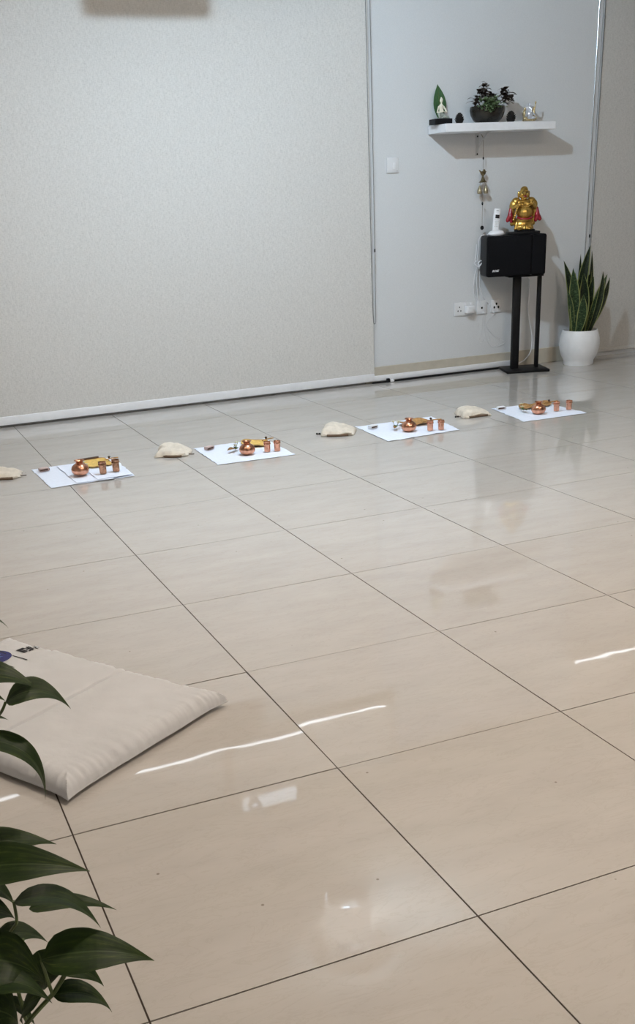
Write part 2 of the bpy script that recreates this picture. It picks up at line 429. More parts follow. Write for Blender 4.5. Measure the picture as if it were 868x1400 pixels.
# curved blocker added on the near side to hide the bulb's floor reflection
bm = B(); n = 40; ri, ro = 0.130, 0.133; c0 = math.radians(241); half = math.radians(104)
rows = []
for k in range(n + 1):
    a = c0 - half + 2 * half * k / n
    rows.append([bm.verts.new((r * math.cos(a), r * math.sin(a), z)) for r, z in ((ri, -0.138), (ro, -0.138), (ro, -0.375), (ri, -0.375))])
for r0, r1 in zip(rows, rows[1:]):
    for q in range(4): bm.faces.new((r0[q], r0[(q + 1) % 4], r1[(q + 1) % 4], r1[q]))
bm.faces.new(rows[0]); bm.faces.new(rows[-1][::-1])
obj('mirror_blocker', bm, 'blend_glow', t)
t = thing('glow_helper', 'small bowl lamp added close under the ceiling to cast a soft glow on it', 'lamp', (1.30, 4.08, CEIL))  # invented lamp; its ceiling glow makes the soft patch mirrored in the floor
bm = B(); lathe(bm, [(0, 0), (0.03, 0), (0.03, -0.012), (0, -0.012)], 20); obj('ceiling_rose', bm, 'lamp_metal', t)
bm = B(); tube(bm, [(0, 0, -0.01), (0, 0, -0.115)], 0.003, 8, 1); obj('stem', bm, 'lamp_metal', t)
bm = B(); lathe(bm, [(0.054, -0.108), (0.050, -0.124), (0.032, -0.134), (0.0, -0.137), (0.0, -0.132), (0.030, -0.130), (0.047, -0.121), (0.051, -0.108), (0.054, -0.108)], 28); obj('bowl', bm, 'blend_glow', t)
bm = B(); lathe(bm, [(0.0, -0.112), (0.049, -0.112), (0.047, -0.118), (0.0, -0.118)], 24); obj('diffuser', bm, 'helper_glow', t)
for k, (x, y) in enumerate([(-0.40, 3.20), (2.5, 1.7), (0.7, 0.9), (1.2, -2.2)]):
    t = thing('ceiling_panel', 'square warm white ceiling panel over the ' + ('floor mat', 'near right floor', 'middle of the near floor', 'rear of the room')[k], 'lamp', (x, y, CEIL), group='warm ceiling panels')
    q = 0.17 if k == 0 else 0.22
    bm = B(); box(bm, (0, 0, -0.01), (q + 0.04, q + 0.04, 0.02), 0.004, 1); obj('frame', bm, 'lamp_metal', t)
    bm = B(); box(bm, (0, 0, -0.021), (q, q, 0.006), 0.001, 1); obj('diffuser', bm, 'warm_glow', t)
for x0, x1, lab in ((-3.1, 2.40, 'long cool white strip light along the pelmet of the wide blind'), (XE + 0.02, 6.6, 'cool white strip light along the pelmet of the right blind')):
    t = thing('strip_light', lab, 'lamp', ((x0 + x1) / 2, WY - 0.172, 2.385))
    bm = B(); box(bm, (0, -0.003, 0), (x1 - x0, 0.006, 0.030)); obj('housing', bm, 'lamp_metal', t)
    bm = B(); box(bm, (0, -0.008, 0), (x1 - x0 - 0.02, 0.008, 0.014), 0.002, 2); obj('diffuser', bm, 'strip_glow', t)
# ceiling projector (seen only mirrored in the floor, and as a shadow on the blind)
t = thing('ceiling_projector', 'white projector hanging from the ceiling on a pole before the wide blind', 'projector', (1.13, 5.10, CEIL))
bm = B(); box(bm, (0, 0, -0.46), (0.40, 0.29, 0.11), 0.02, 3); obj('body', bm, 'projector_white', t)
bm = B(); lathe(bm, [(0, 0), (0.048, 0), (0.048, 0.012), (0.038, 0.012), (0.034, 0.004), (0, 0.002)], 24)
bmesh.ops.rotate(bm, cent=(0, 0, 0), matrix=Matrix.Rotation(math.pi / 2, 3, 'X'), verts=bm.verts[:]); bmesh.ops.translate(bm, vec=(-0.11, -0.142, -0.46), verts=bm.verts[:])
obj('lens', bm, 'glass_lens', t)
bm = B(); tube(bm, [(0, 0, -0.41), (0, 0, -0.015)], 0.020, 14, 1); obj('pole', bm, 'pot_grey', t)
bm = B(); lathe(bm, [(0, 0), (0.07, 0), (0.07, -0.015), (0, -0.015)], 24); obj('ceiling_plate', bm, 'white_plastic', t)

# ------------------------------------------------------------------ roller blinds
t = thing('roller_blind', 'wide pale textured roller blind covering the left wall', 'blind', (0, WY - 0.03, 0))
bm = B(); box(bm, (-0.36, 0, (0.06 + 2.37) / 2), (5.56, 0.002, 2.31)); obj('fabric', bm, 'blind_fabric', t, smooth=False)
bm = B(); box(bm, (-0.36, 0, 0.040), (5.56, 0.016, 0.050), 0.005, 2); obj('bottom_rail', bm, 'white_plastic', t)
ch = [(2.445, -0.012, 2.36), (2.447, -0.012, 1.2), (2.428, -0.012, 0.43), (2.424, -0.012, 0.395), (2.416, -0.012, 0.388), (2.408, -0.012, 0.395), (2.405, -0.012, 0.43), (2.404, -0.012, 1.2), (2.402, -0.012, 2.36)]
ch = [(2.433, -0.010, 2.36), (2.436, -0.010, 1.3), (2.434, -0.010, 0.60), (2.432, -0.010, 0.41), (2.425, -0.010, 0.388), (2.417, -0.010, 0.41), (2.412, -0.010, 0.60), (2.408, -0.010, 1.3), (2.405, -0.010, 2.36)]
bm = B(); tube(bm, ch, 0.0019, 6, 6); obj('chain', bm, 'chain_grey', t)
bm = B(); lathe(bm, [(0, -0.012), (0.004, -0.010), (0.005, 0), (0.004, 0.010), (0, 0.012)], 10, (2.436, -0.010, 0.837)); obj('chain_connector', bm, 'black_plastic', t)
t = thing('roller_blind', 'grey roller blind hanging at the right edge behind the snake plant', 'blind', (0, WY - 0.012, 0))
bm = B(); box(bm, ((4.150 + 6.6) / 2, 0, (0.050 + 2.37) / 2), (6.6 - 4.150, 0.002, 2.32)); obj('fabric', bm, 'blind_fabric_grey', t, smooth=False)
bm = B(); box(bm, ((4.150 + 6.6) / 2, 0, 0.043), (6.6 - 4.150, 0.014, 0.026), 0.004, 2); obj('bottom_rail', bm, 'blind_fabric_grey', t)
bm = B(); tube(bm, [(4.128, -0.008, 2.36), (4.128, -0.008, 1.6), (4.128, -0.008, 0.9), (4.128, -0.008, 0.45), (4.133, -0.008, 0.43), (4.138, -0.008, 0.45), (4.140, -0.008, 0.9), (4.146, -0.008, 2.36)], 0.0015, 6, 6); obj('chain', bm, 'chain_grey', t)
bm = B(); lathe(bm, [(0, -0.012), (0.004, -0.010), (0.005, 0), (0.004, 0.010), (0, 0.012)], 10, (4.128, -0.008, 0.83)); obj('chain_connector', bm, 'black_plastic', t)

# ------------------------------------------------------------------ floor trunking and cable
bm = B(); box(bm, ((2.40 + 3.56) / 2, WY - 0.021, 0.030), (1.16, 0.018, 0.036), 0.004, 2)
tag(obj('cable_trunking', bm, 'white_plastic'), 'white cable trunking along the foot of the wall beside the stand', 'trunking')
bm = B(); tube(bm, [(2.40, WY - 0.036, 0.007), (2.50, WY - 0.045, 0.007), (2.8, WY - 0.04, 0.007), (3.2, WY - 0.040, 0.007), (3.42, WY - 0.045, 0.007)], 0.0065, 8, 4)
t = tag(obj('floor_cable', bm, 'black_plastic'), 'black cable lying on the floor below the white trunking', 'cable')
bm = B(); box(bm, (2.515, WY - 0.047, 0.014), (0.022, 0.02, 0.026), 0.004, 2); obj('connector', bm, 'black_plastic', t)
bm = B(); box(bm, (2.545, WY - 0.047, 0.011), (0.030, 0.016, 0.018), 0.004, 2); obj('connector_sleeve', bm, 'white_plastic', t)

# ------------------------------------------------------------------ switch and sockets
def plate(name, label, cat, x0, x1, z0, z1):
    t = thing(name, label, cat, ((x0 + x1) / 2, WY, (z0 + z1) / 2))
    bm = B(); box(bm, (0, -0.005, 0), (x1 - x0, 0.010, z1 - z0), 0.003, 2); obj('plate', bm, 'offwhite_plastic', t)
    return t
def hole(t, x, z, sx=0.008, sz=0.011):
    bm = B(); box(bm, (x, -0.0102, z), (sx, 0.0012, sz), 0.0004, 1); obj('socket_hole', bm, 'dark_hole', t)
t = plate('light_switch', 'white light switch plate on the wall left of the shelf', 'switch', 2.548, 2.632, 1.284, 1.372)
bm = B(); box(bm, (0.006, -0.012, -0.004), (0.022, 0.006, 0.036), 0.002, 2, Matrix.Rotation(0.08, 3, 'X')); obj('rocker', bm, 'white_plastic', t)
bm = B(); box(bm, (0.030, -0.0102, -0.034), (0.004, 0.0012, 0.004)); obj('indicator', bm, 'chain_grey', t)
t = plate('wall_socket', 'double white wall socket with a plug in it, leftmost of the three', 'socket', 3.050, 3.198, 0.381, 0.468)
for x, z in ((-0.035, 0.012), (-0.046, -0.012), (-0.024, -0.012)): hole(t, x, z, 0.007, 0.009)
for x in (0.010, 0.052):
    bm = B(); box(bm, (x, -0.012, 0.030), (0.012, 0.005, 0.016), 0.001, 1); obj('switch_rocker', bm, 'white_plastic', t)
t = thing('plug_adapter', 'boxy white plug adapter pushed into the double socket', 'plug', (3.158, WY - 0.010, 0.420))
bm = B(); box(bm, (0, -0.019, 0), (0.062, 0.038, 0.050), 0.005, 3); obj('body', bm, 'white_plastic', t)
bm = B(); box(bm, (0, -0.040, 0), (0.040, 0.004, 0.030), 0.001, 2); obj('face_panel', bm, 'offwhite_plastic', t)
t = plate('wall_socket', 'white telephone socket in the middle of the three wall plates', 'socket', 3.228, 3.308, 0.379, 0.468)
hole(t, 0.0, -0.004, 0.013, 0.013)
bm = B(); box(bm, (0.012, -0.015, -0.034), (0.010, 0.014, 0.012), 0.002, 1); obj('cable_plug', bm, 'white_plastic', t)
t = plate('wall_socket', 'white socket with three large round holes beside the stand', 'socket', 3.344, 3.426, 0.380, 0.466)
for x, z in ((0.0, 0.014), (-0.017, -0.008), (0.016, -0.008)):
    bm = B(); ell(bm, (x, -0.0102, z), (0.0075, 0.0012, 0.0085), 14, 6); obj('socket_hole', bm, 'dark_hole', t)
bm = B(); box(bm, (-0.022, -0.014, -0.040), (0.010, 0.012, 0.010), 0.002, 1); obj('cable_plug', bm, 'white_plastic', t)
# thin wires hanging below the sockets
WY2 = WY - 0.006
wires = [('thin grey wire curling below the boxy plug adapter', [(3.147, -0.03, 0.400), (3.19, -0.01, 0.355), (3.213, 0, 0.337), (3.243, 0, 0.32), (3.247, 0, 0.297), (3.232, 0, 0.275)]),
         ('thin grey wire with a small hook below the telephone socket', [(3.281, -0.01, 0.385), (3.277, 0, 0.33), (3.275, 0, 0.267), (3.258, 0, 0.217), (3.253, 0, 0.195), (3.278, 0, 0.185), (3.289, 0, 0.205)]),
         ('long thin grey wire looping low under the telephone socket', [(3.294, -0.006, 0.381), (3.300, 0, 0.264), (3.317, 0, 0.202), (3.353, 0, 0.158), (3.378, 0, 0.153), (3.408, 0, 0.173), (3.426, 0, 0.202), (3.401, 0, 0.21)]),
         ('thin grey wire dropping from the three-hole socket', [(3.364, -0.012, 0.375), (3.340, -0.004, 0.35), (3.323, 0, 0.323), (3.312, 0, 0.284), (3.339, 0, 0.21), (3.327, 0, 0.201)]),
         ('thin grey wire swinging widest to the right towards the stand', [(3.315, 0, 0.283), (3.382, 0, 0.217), (3.464, 0, 0.178), (3.428, 0, 0.156), (3.378, 0, 0.147)])]
for lab, pts in wires:
    bm = B(); tube(bm, [(x, WY2 + dy, z) for x, dy, z in pts], 0.0011, 5, 5)
    tag(obj('thin_wire', bm, 'offwhite_plastic'), lab, 'wire', 'thin wires below the wall sockets')

# ------------------------------------------------------------------ wall shelf and what stands on it
SZ = 1.541
t = thing('wall_shelf', 'white floating wall shelf holding plants and figurines', 'shelf', (3.252, WY, SZ))
bm = B(); box(bm, (0, -0.1145, -0.0235), (0.810, 0.225, 0.047), 0.002, 1); obj('board', bm, 'white_lacquer', t)
br = None
bm = B(); box(bm, (-0.042, -0.003, -0.112), (0.022, 0.005, 0.130), 0.001, 1); br = obj('bracket', bm, 'bracket_grey', t)
bm = B(); box(bm, (-0.042, -0.080, -0.0495), (0.022, 0.15, 0.004), 0.001, 1); obj('bracket_arm', bm, 'bracket_grey', br)
bm = B(); tube(bm, [(-0.042, -0.14, -0.050), (-0.042, -0.09, -0.075), (-0.042, -0.04, -0.115), (-0.042, -0.006, -0.160)], 0.004, 8, 5); obj('bracket_brace', bm, 'bracket_grey', br)
for z in (-0.066, -0.169):
    bm = B(); ell(bm, (-0.042, -0.0065, z), (0.0055, 0.003, 0.0055), 10, 6); obj('screw', bm, 'black_metal', br)

# meditating figurine
t = thing('yoga_figurine', 'cream figurine meditating cross-legged on a black block', 'figurine', (2.875, WY - 0.115, SZ))
bm = B(); box(bm, (0, 0, 0.016), (0.125, 0.075, 0.032), 0.002, 1); obj('base', bm, 'black_plastic', t)
bm = B()
ell(bm, (0.004, 0, 0.134), (0.0095, 0.0105, 0.013)); ell(bm, (0.004, 0.002, 0.148), (0.005, 0.005, 0.005))
limb(bm, (0.004, 0, 0.122), (0.003, 0, 0.098), 0.0045, 0.007)
limb(bm, (0.003, 0, 0.100), (0.003, 0, 0.062), 0.015, 0.011); ell(bm, (0.003, 0, 0.097), (0.019, 0.009, 0.009))
for s in (-1, 1):
    limb(bm, (0.003 + s * 0.018, 0, 0.099), (0.003 + s * 0.034, -0.010, 0.068), 0.0058, 0.0048)
    limb(bm, (0.003 + s * 0.034, -0.010, 0.068), (0.003 + s * 0.006, -0.022, 0.070), 0.0046, 0.0036)
ell(bm, (0.003, -0.023, 0.078), (0.004, 0.004, 0.009))
obj('torso', remesh(bm, 0.0022, 3), 'cream_glaze', t)
bm = B()
ell(bm, (0.003, 0, 0.056), (0.020, 0.016, 0.016))
limb(bm, (0.008, 0, 0.052), (0.044, -0.012, 0.040), 0.013, 0.008); limb(bm, (0.044, -0.012, 0.040), (0.006, -0.026, 0.040), 0.008, 0.006)
limb(bm, (-0.002, 0, 0.052), (-0.022, -0.016, 0.058), 0.013, 0.009); limb(bm, (-0.022, -0.016, 0.058), (-0.020, -0.026, 0.038), 0.009, 0.006)
ell(bm, (0.02, 0, 0.036), (0.045, 0.026, 0.006))
obj('legs', remesh(bm, 0.0022, 3), 'grey_glaze', t)
t = thing('broad_leaf', 'tall broad green leaf standing against the wall behind the meditating figurine', 'leaf', (2.912, WY - 0.030, SZ))
obj('leaf_blade', blade((0.004, 0.0, 0.035), (-0.002, 0.022, 0.232), 0.092, OVATE, (0, -1, 0.1), 0.008, 0.10, 4, 16), 'broad_leaf', t)
bm = B(); tube(bm, [(0.006, 0, 0.0), (0.004, -0.002, 0.05), (-0.001, -0.006, 0.13), (-0.002, 0.016, 0.22)], 0.0022, 6, 4, 0.001); obj('leaf_stem', bm, 'stem_green', t)
# pine cones
def pine_cone(label, x, y, h, seed):
    rnd = random.Random(seed); bm = B()
    ell(bm, (0, 0, h * 0.5), (h * 0.30, h * 0.30, h * 0.48), 12, 8)
    n = 64
    for k in range(n):
        f = (k + 0.5) / n; z = h * (0.06 + 0.88 * f); a = k * 2.39996
        rr = h * 0.36 * math.sin(math.pi * (0.16 + 0.78 * f)) ** 0.8
        sz = h * (0.15 - 0.07 * f) * rnd.uniform(0.85, 1.15)
        rot = Matrix.Rotation(a, 3, 'Z') @ Matrix.Rotation(-0.5 - 0.5 * f, 3, 'Y')
        ell(bm, (rr * math.cos(a), rr * math.sin(a), z), (sz, sz * 0.75, sz * 0.28), 7, 5, rot)
    tag(obj('pine_cone', bm, 'cone_brown', loc=(x, y, SZ)), label, 'pine cone', 'pine cones on the wall shelf')
pine_cone('dark pine cone between the meditating figurine and the plant bowl', 3.012, WY - 0.11, 0.066, 1)
pine_cone('dark pine cone between the plant bowl and the silver elephant-headed figurine', 3.392, WY - 0.11, 0.070, 2)
# plant bowl
t = thing('plant_bowl', 'dark glass bowl planted with green succulents and maroon foliage', 'plant', (3.218, WY - 0.105, SZ))
bm = B(); lathe(bm, [(0, 0), (0.058, 0), (0.068, 0.004), (0.088, 0.022), (0.102, 0.048), (0.108, 0.072), (0.107, 0.088), (0.104, 0.096), (0.100, 0.096), (0.102, 0.076), (0, 0.072)], 32)
bmesh.ops.scale(bm, vec=(1.10, 0.84, 1), verts=bm.verts[:]); obj('bowl', bm, 'smoked_glass', t)
bm = B(); lathe(bm, [(0.098, 0.078), (0.07, 0.090), (0, 0.096)], 24); bmesh.ops.scale(bm, vec=(1.08, 0.82, 1), verts=bm.verts[:]); obj('soil', bm, 'soil', t)
def sprig(bm, root, n, spread, size, rnd, upb=0.5):
    for k in range(n):
        a = rnd.uniform(0, 6.283); e = rnd.uniform(-0.1, 1.1) * upb
        d = Vector((math.cos(a) * math.cos(e), math.sin(a) * math.cos(e), math.sin(e)))
        st = Vector(root) + Vector((rnd.gauss(0, 1) * spread[0], rnd.gauss(0, 1) * spread[1], rnd.gauss(0, 1) * spread[2]))
        L = size * rnd.uniform(0.7, 1.25)
        b = blade(st, st + d * L + Vector((0, 0, -L * 0.25)), L * 0.55, OVATE, (0, 0, 1), L * 0.14, 0.1, 2, 5, 0.0012)
        m = bpy.data.meshes.new('t'); b.to_mesh(m); b.free(); bm.from_mesh(m); bpy.data.meshes.remove(m)
rnd = random.Random(11)
bm = B()
for c in ((-0.065, -0.075, 0.095), (-0.035, -0.085, 0.110), (-0.005, -0.085, 0.105), (0.025, -0.080, 0.100), (-0.045, -0.095, 0.080), (-0.075, -0.065, 0.110), (-0.01, -0.07, 0.125), (-0.02, -0.098, 0.085)):
    sprig(bm, c, 22, (0.018, 0.012, 0.014), 0.034, rnd, 0.9)
obj('succulents', bm, 'succulent_green', t, kind='stuff')
bm = B()
for c in ((-0.095, -0.03, 0.115), (-0.075, -0.03, 0.14), (-0.105, -0.03, 0.09), (-0.02, -0.01, 0.15), (-0.035, -0.01, 0.185), (0.0, -0.01, 0.165), (-0.03, -0.01, 0.205), (0.03, -0.01, 0.145), (-0.055, -0.01, 0.16)):
    sprig(bm, c, 10, (0.012, 0.010, 0.010), 0.050, rnd, 0.7)
obj('maroon_foliage', bm, 'leaf_maroon', t, kind='stuff')
bm = B()
for c in ((0.125, -0.03, 0.17), (0.105, -0.03, 0.14), (0.14, -0.03, 0.13), (0.12, -0.03, 0.115), (0.10, -0.03, 0.16)):
    sprig(bm, c, 9, (0.010, 0.010, 0.010), 0.056, rnd, 0.6)
obj('dark_sprig', bm, 'leaf_maroon', t, kind='stuff')
bm = B()
tube(bm, [(0.04, -0.01, 0.085), (0.08, -0.02, 0.12), (0.115, -0.03, 0.15)], 0.003, 6, 4)
tube(bm, [(-0.02, 0, 0.085), (-0.02, -0.01, 0.13), (-0.03, -0.01, 0.2)], 0.003, 6, 4)
tube(bm, [(-0.05, -0.01, 0.085), (-0.08, -0.03, 0.11), (-0.095, -0.03, 0.125)], 0.003, 6, 4)
obj('stems', bm, 'cord_brown', t)
# elephant-headed seated figurine
t = thing('seated_figurine', 'small silver and gold elephant-headed seated figurine at the right end of shelf', 'figurine', (3.532, WY - 0.105, SZ))
bm = B()
ell(bm, (0, 0, 0.012), (0.048, 0.032, 0.012)); ell(bm, (-0.030, -0.010, 0.022), (0.022, 0.018, 0.012)); ell(bm, (0.030, -0.010, 0.022), (0.022, 0.018, 0.012))
ell(bm, (-0.036, 0.004, 0.050), (0.010, 0.012, 0.022)); ell(bm, (0.038, 0.004, 0.052), (0.010, 0.012, 0.022))
ell(bm, (-0.030, 0.004, 0.076), (0.009, 0.007, 0.013)); ell(bm, (0.030, 0.004, 0.078), (0.010, 0.007, 0.013))
limb(bm, (0.036, 0, 0.058), (0.044, -0.002, 0.098), 0.006, 0.0045); ell(bm, (0.045, -0.002, 0.112), (0.0065, 0.005, 0.010))
obj('throne', remesh(bm, 0.0026, 2), 'pale_gold', t)
bm = B()
ell(bm, (0.002, -0.006, 0.046), (0.021, 0.018, 0.024)); ell(bm, (0.002, -0.004, 0.082), (0.016, 0.014, 0.017)); ell(bm, (0.002, 0, 0.102), (0.009, 0.009, 0.010))
for s in (-1, 1):
    ell(bm, (0.002 + s * 0.020, 0.002, 0.082), (0.011, 0.004, 0.014))
    limb(bm, (0.002 + s * 0.016, -0.004, 0.060), (0.002 + s * 0.030, -0.014, 0.042), 0.006, 0.005)
    limb(bm, (0.002 + s * 0.010, -0.010, 0.028), (0.002 + s * 0.030, -0.022, 0.024), 0.009, 0.006)
    limb(bm, (0.002 + s * 0.030, -0.022, 0.024), (0.002 - s * 0.004, -0.026, 0.020), 0.006, 0.005)
limb(bm, (0.002, -0.017, 0.080), (0.004, -0.024, 0.058), 0.0058, 0.0042); limb(bm, (0.004, -0.024, 0.058), (-0.008, -0.025, 0.048), 0.0042, 0.003)
obj('body', remesh(bm, 0.0024, 2), 'silver_paint', t)

# ------------------------------------------------------------------ wind chime below the shelf
t = thing('wind_chime', 'brass bell wind chime hanging from the shelf bracket', 'wind chime', (3.226, WY - 0.050, 1.46))
def zc(z): return z - 1.46
bm = B(); tube(bm, [(0, 0, 0), (0.002, 0, zc(1.40)), (0.003, 0, zc(1.30)), (0.004, 0, zc(1.07)), (0.005, 0, zc(0.93))], 0.0011, 5, 4); obj('cord', bm, 'cord_brown', t)
bm = B(); tube(bm, [(0.0, 0, 0.0), (-0.006, 0.0, 0.012), (-0.004, 0.02, 0.024)], 0.0016, 6, 4); obj('hook', bm, 'brass_dark', t)
for z, r in ((1.345, 0.005), (1.077, 0.006)):
    bm = B(); ell(bm, (0.004, 0, zc(z)), (r, r, r * 1.8), 10, 8); obj('bead', bm, 'black_plastic', t)
bm = B()
ell(bm, (0.004, 0, zc(1.258)), (0.020, 0.010, 0.013)); limb(bm, (-0.010, 0, zc(1.262)), (-0.025, 0, zc(1.275)), 0.007, 0.003); limb(bm, (0.012, 0, zc(1.262)), (0.029, 0, zc(1.268)), 0.008, 0.002)
ell(bm, (0.010, -0.002, zc(1.274)), (0.009, 0.007, 0.008)); ell(bm, (0.004, 0, zc(1.248)), (0.008, 0.012, 0.010))
obj('bird', remesh(bm, 0.0022, 2), 'brass_dark', t)
bm = B(); lathe(bm, [(0.003, zc(1.242)), (0.007, zc(1.234)), (0.014, zc(1.218)), (0.024, zc(1.206)), (0.029, zc(1.203)), (0.024, zc(1.203)), (0.0, zc(1.214))], 20, (0.004, 0, 0)); obj('bell_cap', bm, 'brass_dark', t)
for x, z in ((-0.022, 1.158), (0.024, 1.158)):
    bm = B(); lathe(bm, [(0.0, 0.034), (0.004, 0.030), (0.006, 0.022), (0.013, 0.012), (0.0165, 0.0), (0.016, -0.012), (0.012, -0.018), (0, -0.018)], 18, (x, -0.004, zc(z) - 0.004)); bl = obj('bell', bm, 'brass', t)
    bm = B(); tube(bm, [(x, -0.004, zc(z) + 0.030), (x * 0.6, -0.002, zc(1.206))], 0.0009, 5, 1); obj('bell_string', bm, 'cord_brown', bl)
bm = B()
for k in range(6):
    rot = Matrix.Rotation(k * math.pi / 6, 3, 'Y'); ell(bm, (0.005, 0, zc(0.930)), (0.016, 0.004, 0.004), 8, 6, rot)
ell(bm, (0.005, 0, zc(0.93)), (0.009, 0.006, 0.010)); obj('star_pendant', remesh(bm, 0.0018, 1), 'black_metal', t)

# ------------------------------------------------------------------ speaker stand, speaker, telephone, gold figure
SR = -math.radians(18)
t = thing('speaker_stand', 'black metal speaker stand with two posts on a flat base', 'speaker stand', (3.50, 5.73, 0), SR)
bm = B(); box(bm, (0, 0, 0.009), (0.300, 0.255, 0.018), 0.006, 2); obj('base_plate', bm, 'black_metal', t)
bm = B(); box(bm, (-0.068, 0, 0.315), (0.052, 0.045, 0.600), 0.006, 2); obj('post', bm, 'black_metal', t)
bm = B(); box(bm, (0.087, 0, 0.315), (0.023, 0.045, 0.600), 0.006, 2); obj('post', bm, 'black_metal', t)
bm = B(); box(bm, (-0.02, 0.005, 0.6215), (0.24, 0.12, 0.010), 0.003, 1); obj('top_plate', bm, 'black_metal', t)
t = thing('speaker', 'black box loudspeaker with cloth grille on the stand', 'speaker', (3.50, 5.73, 0.628), SR)
bm = B(); box(bm, (-0.109, -0.010, 0.128), (0.396, 0.190, 0.252), 0.016, 4); obj('cabinet', bm, 'black_plastic', t)
bm = B(); box(bm, (-0.158, -0.114, 0.128), (0.300, 0.026, 0.250), 0.0125, 4); gr = obj('grille', bm, 'grille_cloth', t)
bm = B(); box(bm, (0.0405, -0.1125, 0.128), (0.096, 0.026, 0.250), 0.0125, 4); obj('side_grille', bm, 'grille_cloth', t)
def text_mesh(s, size, shear=0.0, ext=0.0004):
    cu = bpy.data.curves.new('txt', 'FONT'); cu.body = s; cu.size = size; cu.extrude = ext; cu.shear = shear; cu.align_x = 'CENTER'; cu.align_y = 'CENTER'; cu.offset = size * 0.015
    o = bpy.data.objects.new('txt', cu); COL.objects.link(o)
    dg = bpy.context.evaluated_depsgraph_get(); me = bpy.data.meshes.new_from_object(o.evaluated_get(dg))
    bpy.data.objects.remove(o); bpy.data.curves.remove(cu); return me
me = text_mesh('BOSE', 0.0185, 0.35)
me.transform(Matrix.Translation((-0.252, -0.1275, 0.040)) @ Matrix.Rotation(math.pi / 2, 4, 'X'))
lg = obj('logo', me, 'white_plastic', gr, smooth=False); lg['label'] = 'small white slanted lettering at lower left of grille'
SPT = 0.628 + 0.254
def on_stand(lx, ly, z=SPT):
    c, s = math.cos(SR), math.sin(SR); return (3.50 + lx * c - ly * s, 5.73 + lx * s + ly * c, z)
t = thing('cordless_phone', 'white cordless telephone standing in its cradle on the speaker', 'telephone', on_stand(-0.232, -0.045), SR)
bm = B(); lathe(bm, [(0, 0), (0.046, 0), (0.054, 0.008), (0.054, 0.014), (0.044, 0.026), (0.026, 0.032), (0, 0.033)], 28); bmesh.ops.scale(bm, vec=(1, 0.8, 1), verts=bm.verts[:]); obj('cradle', bm, 'white_plastic', t)
tilt = Matrix.Rotation(0.14, 3, 'X') @ Matrix.Rotation(-0.10, 3, 'Y')
tv = Matrix.Translation((-0.004, 0.006, 0.022)) @ tilt.to_4x4().inverted()
bm = B(); box(bm, (0, 0, 0.070), (0.044, 0.024, 0.145), 0.010, 3); bmesh.ops.transform(bm, matrix=tv, verts=bm.verts[:]); hs = obj('handset', bm, 'white_plastic', t)
bm = B(); box(bm, (0.002, -0.0125, 0.092), (0.027, 0.002, 0.022), 0.0005, 1); bmesh.ops.transform(bm, matrix=tv, verts=bm.verts[:]); obj('screen', bm, 'screen_dark', hs)
bm = B(); box(bm, (0, -0.0125, 0.128), (0.016, 0.0015, 0.003), 0.0003, 1); bmesh.ops.transform(bm, matrix=tv, verts=bm.verts[:]); obj('earpiece', bm, 'chain_grey', hs)
for r in range(5):
    for c in range(3):
        bm = B(); box(bm, (-0.010 + c * 0.010, -0.0125, 0.072 - r * 0.010), (0.0062, 0.0024, 0.0055), 0.0008, 1); bmesh.ops.transform(bm, matrix=tv, verts=bm.verts[:]); obj('key', bm, 'bracket_grey', hs)

t = thing('laughing_statue', 'gold laughing monk statue in red-lined robe on the speaker', 'statue', on_stand(-0.050, -0.03), SR)
bm = B(); box(bm, (0, 0, 0.008), (0.205, 0.115, 0.016), 0.003, 2); box(bm, (0.012, 0, 0.022), (0.12, 0.08, 0.014), 0.004, 2); obj('base', bm, 'black_plastic', t)
G = 0.020
bm = B()
# head, jowls, ears, nose
ell(bm, (-0.003, -0.012, 0.246), (0.030, 0.029, 0.037)); ell(bm, (-0.003, -0.017, 0.230), (0.033, 0.027, 0.021)); ell(bm, (-0.003, -0.012, 0.262), (0.026, 0.024, 0.025))
for s in (-1, 1):
    ell(bm, (-0.003 + s * 0.034, -0.004, 0.238), (0.007, 0.007, 0.022)); ell(bm, (-0.003 + s * 0.017, -0.038, 0.238), (0.011, 0.008, 0.009))
    ell(bm, (-0.003 + s * 0.012, -0.0365, 0.259), (0.010, 0.005, 0.003), rot=Matrix.Rotation(s * 0.3, 3, 'Y'))
ell(bm, (-0.003, -0.044, 0.243), (0.007, 0.007, 0.007)); ell(bm, (-0.003, -0.040, 0.214), (0.013, 0.008, 0.006))
# torso
ell(bm, (0, -0.004, 0.180), (0.050, 0.036, 0.034)); ell(bm, (0.002, -0.022, 0.130), (0.052, 0.050, 0.046)); ell(bm, (-0.020, -0.030, 0.178), (0.021, 0.014, 0.015)); ell(bm, (0.022, -0.030, 0.178), (0.021, 0.014, 0.015))
# shoulders under the robe, hands held before the chest
for s in (-1, 1):
    ell(bm, (s * 0.050, 0.004, 0.196), (0.030, 0.026, 0.026))
    ell(bm, (s * 0.066, 0.002, 0.178), (0.027, 0.026, 0.034), rot=Matrix.Rotation(-s * 0.35, 3, 'Y'))
    ell(bm, (s * 0.076, 0.004, 0.146), (0.022, 0.024, 0.034), rot=Matrix.Rotation(-s * 0.12, 3, 'Y'))
    limb(bm, (s * 0.074, 0.004, 0.150), (s * 0.070, 0.012, 0.066), 0.018, 0.016)
limb(bm, (-0.070, -0.014, 0.160), (-0.046, -0.046, 0.174), 0.015, 0.011); ell(bm, (-0.040, -0.052, 0.178), (0.012, 0.010, 0.011))
limb(bm, (0.070, -0.014, 0.160), (0.044, -0.044, 0.182), 0.015, 0.011); ell(bm, (0.040, -0.048, 0.188), (0.012, 0.009, 0.010))
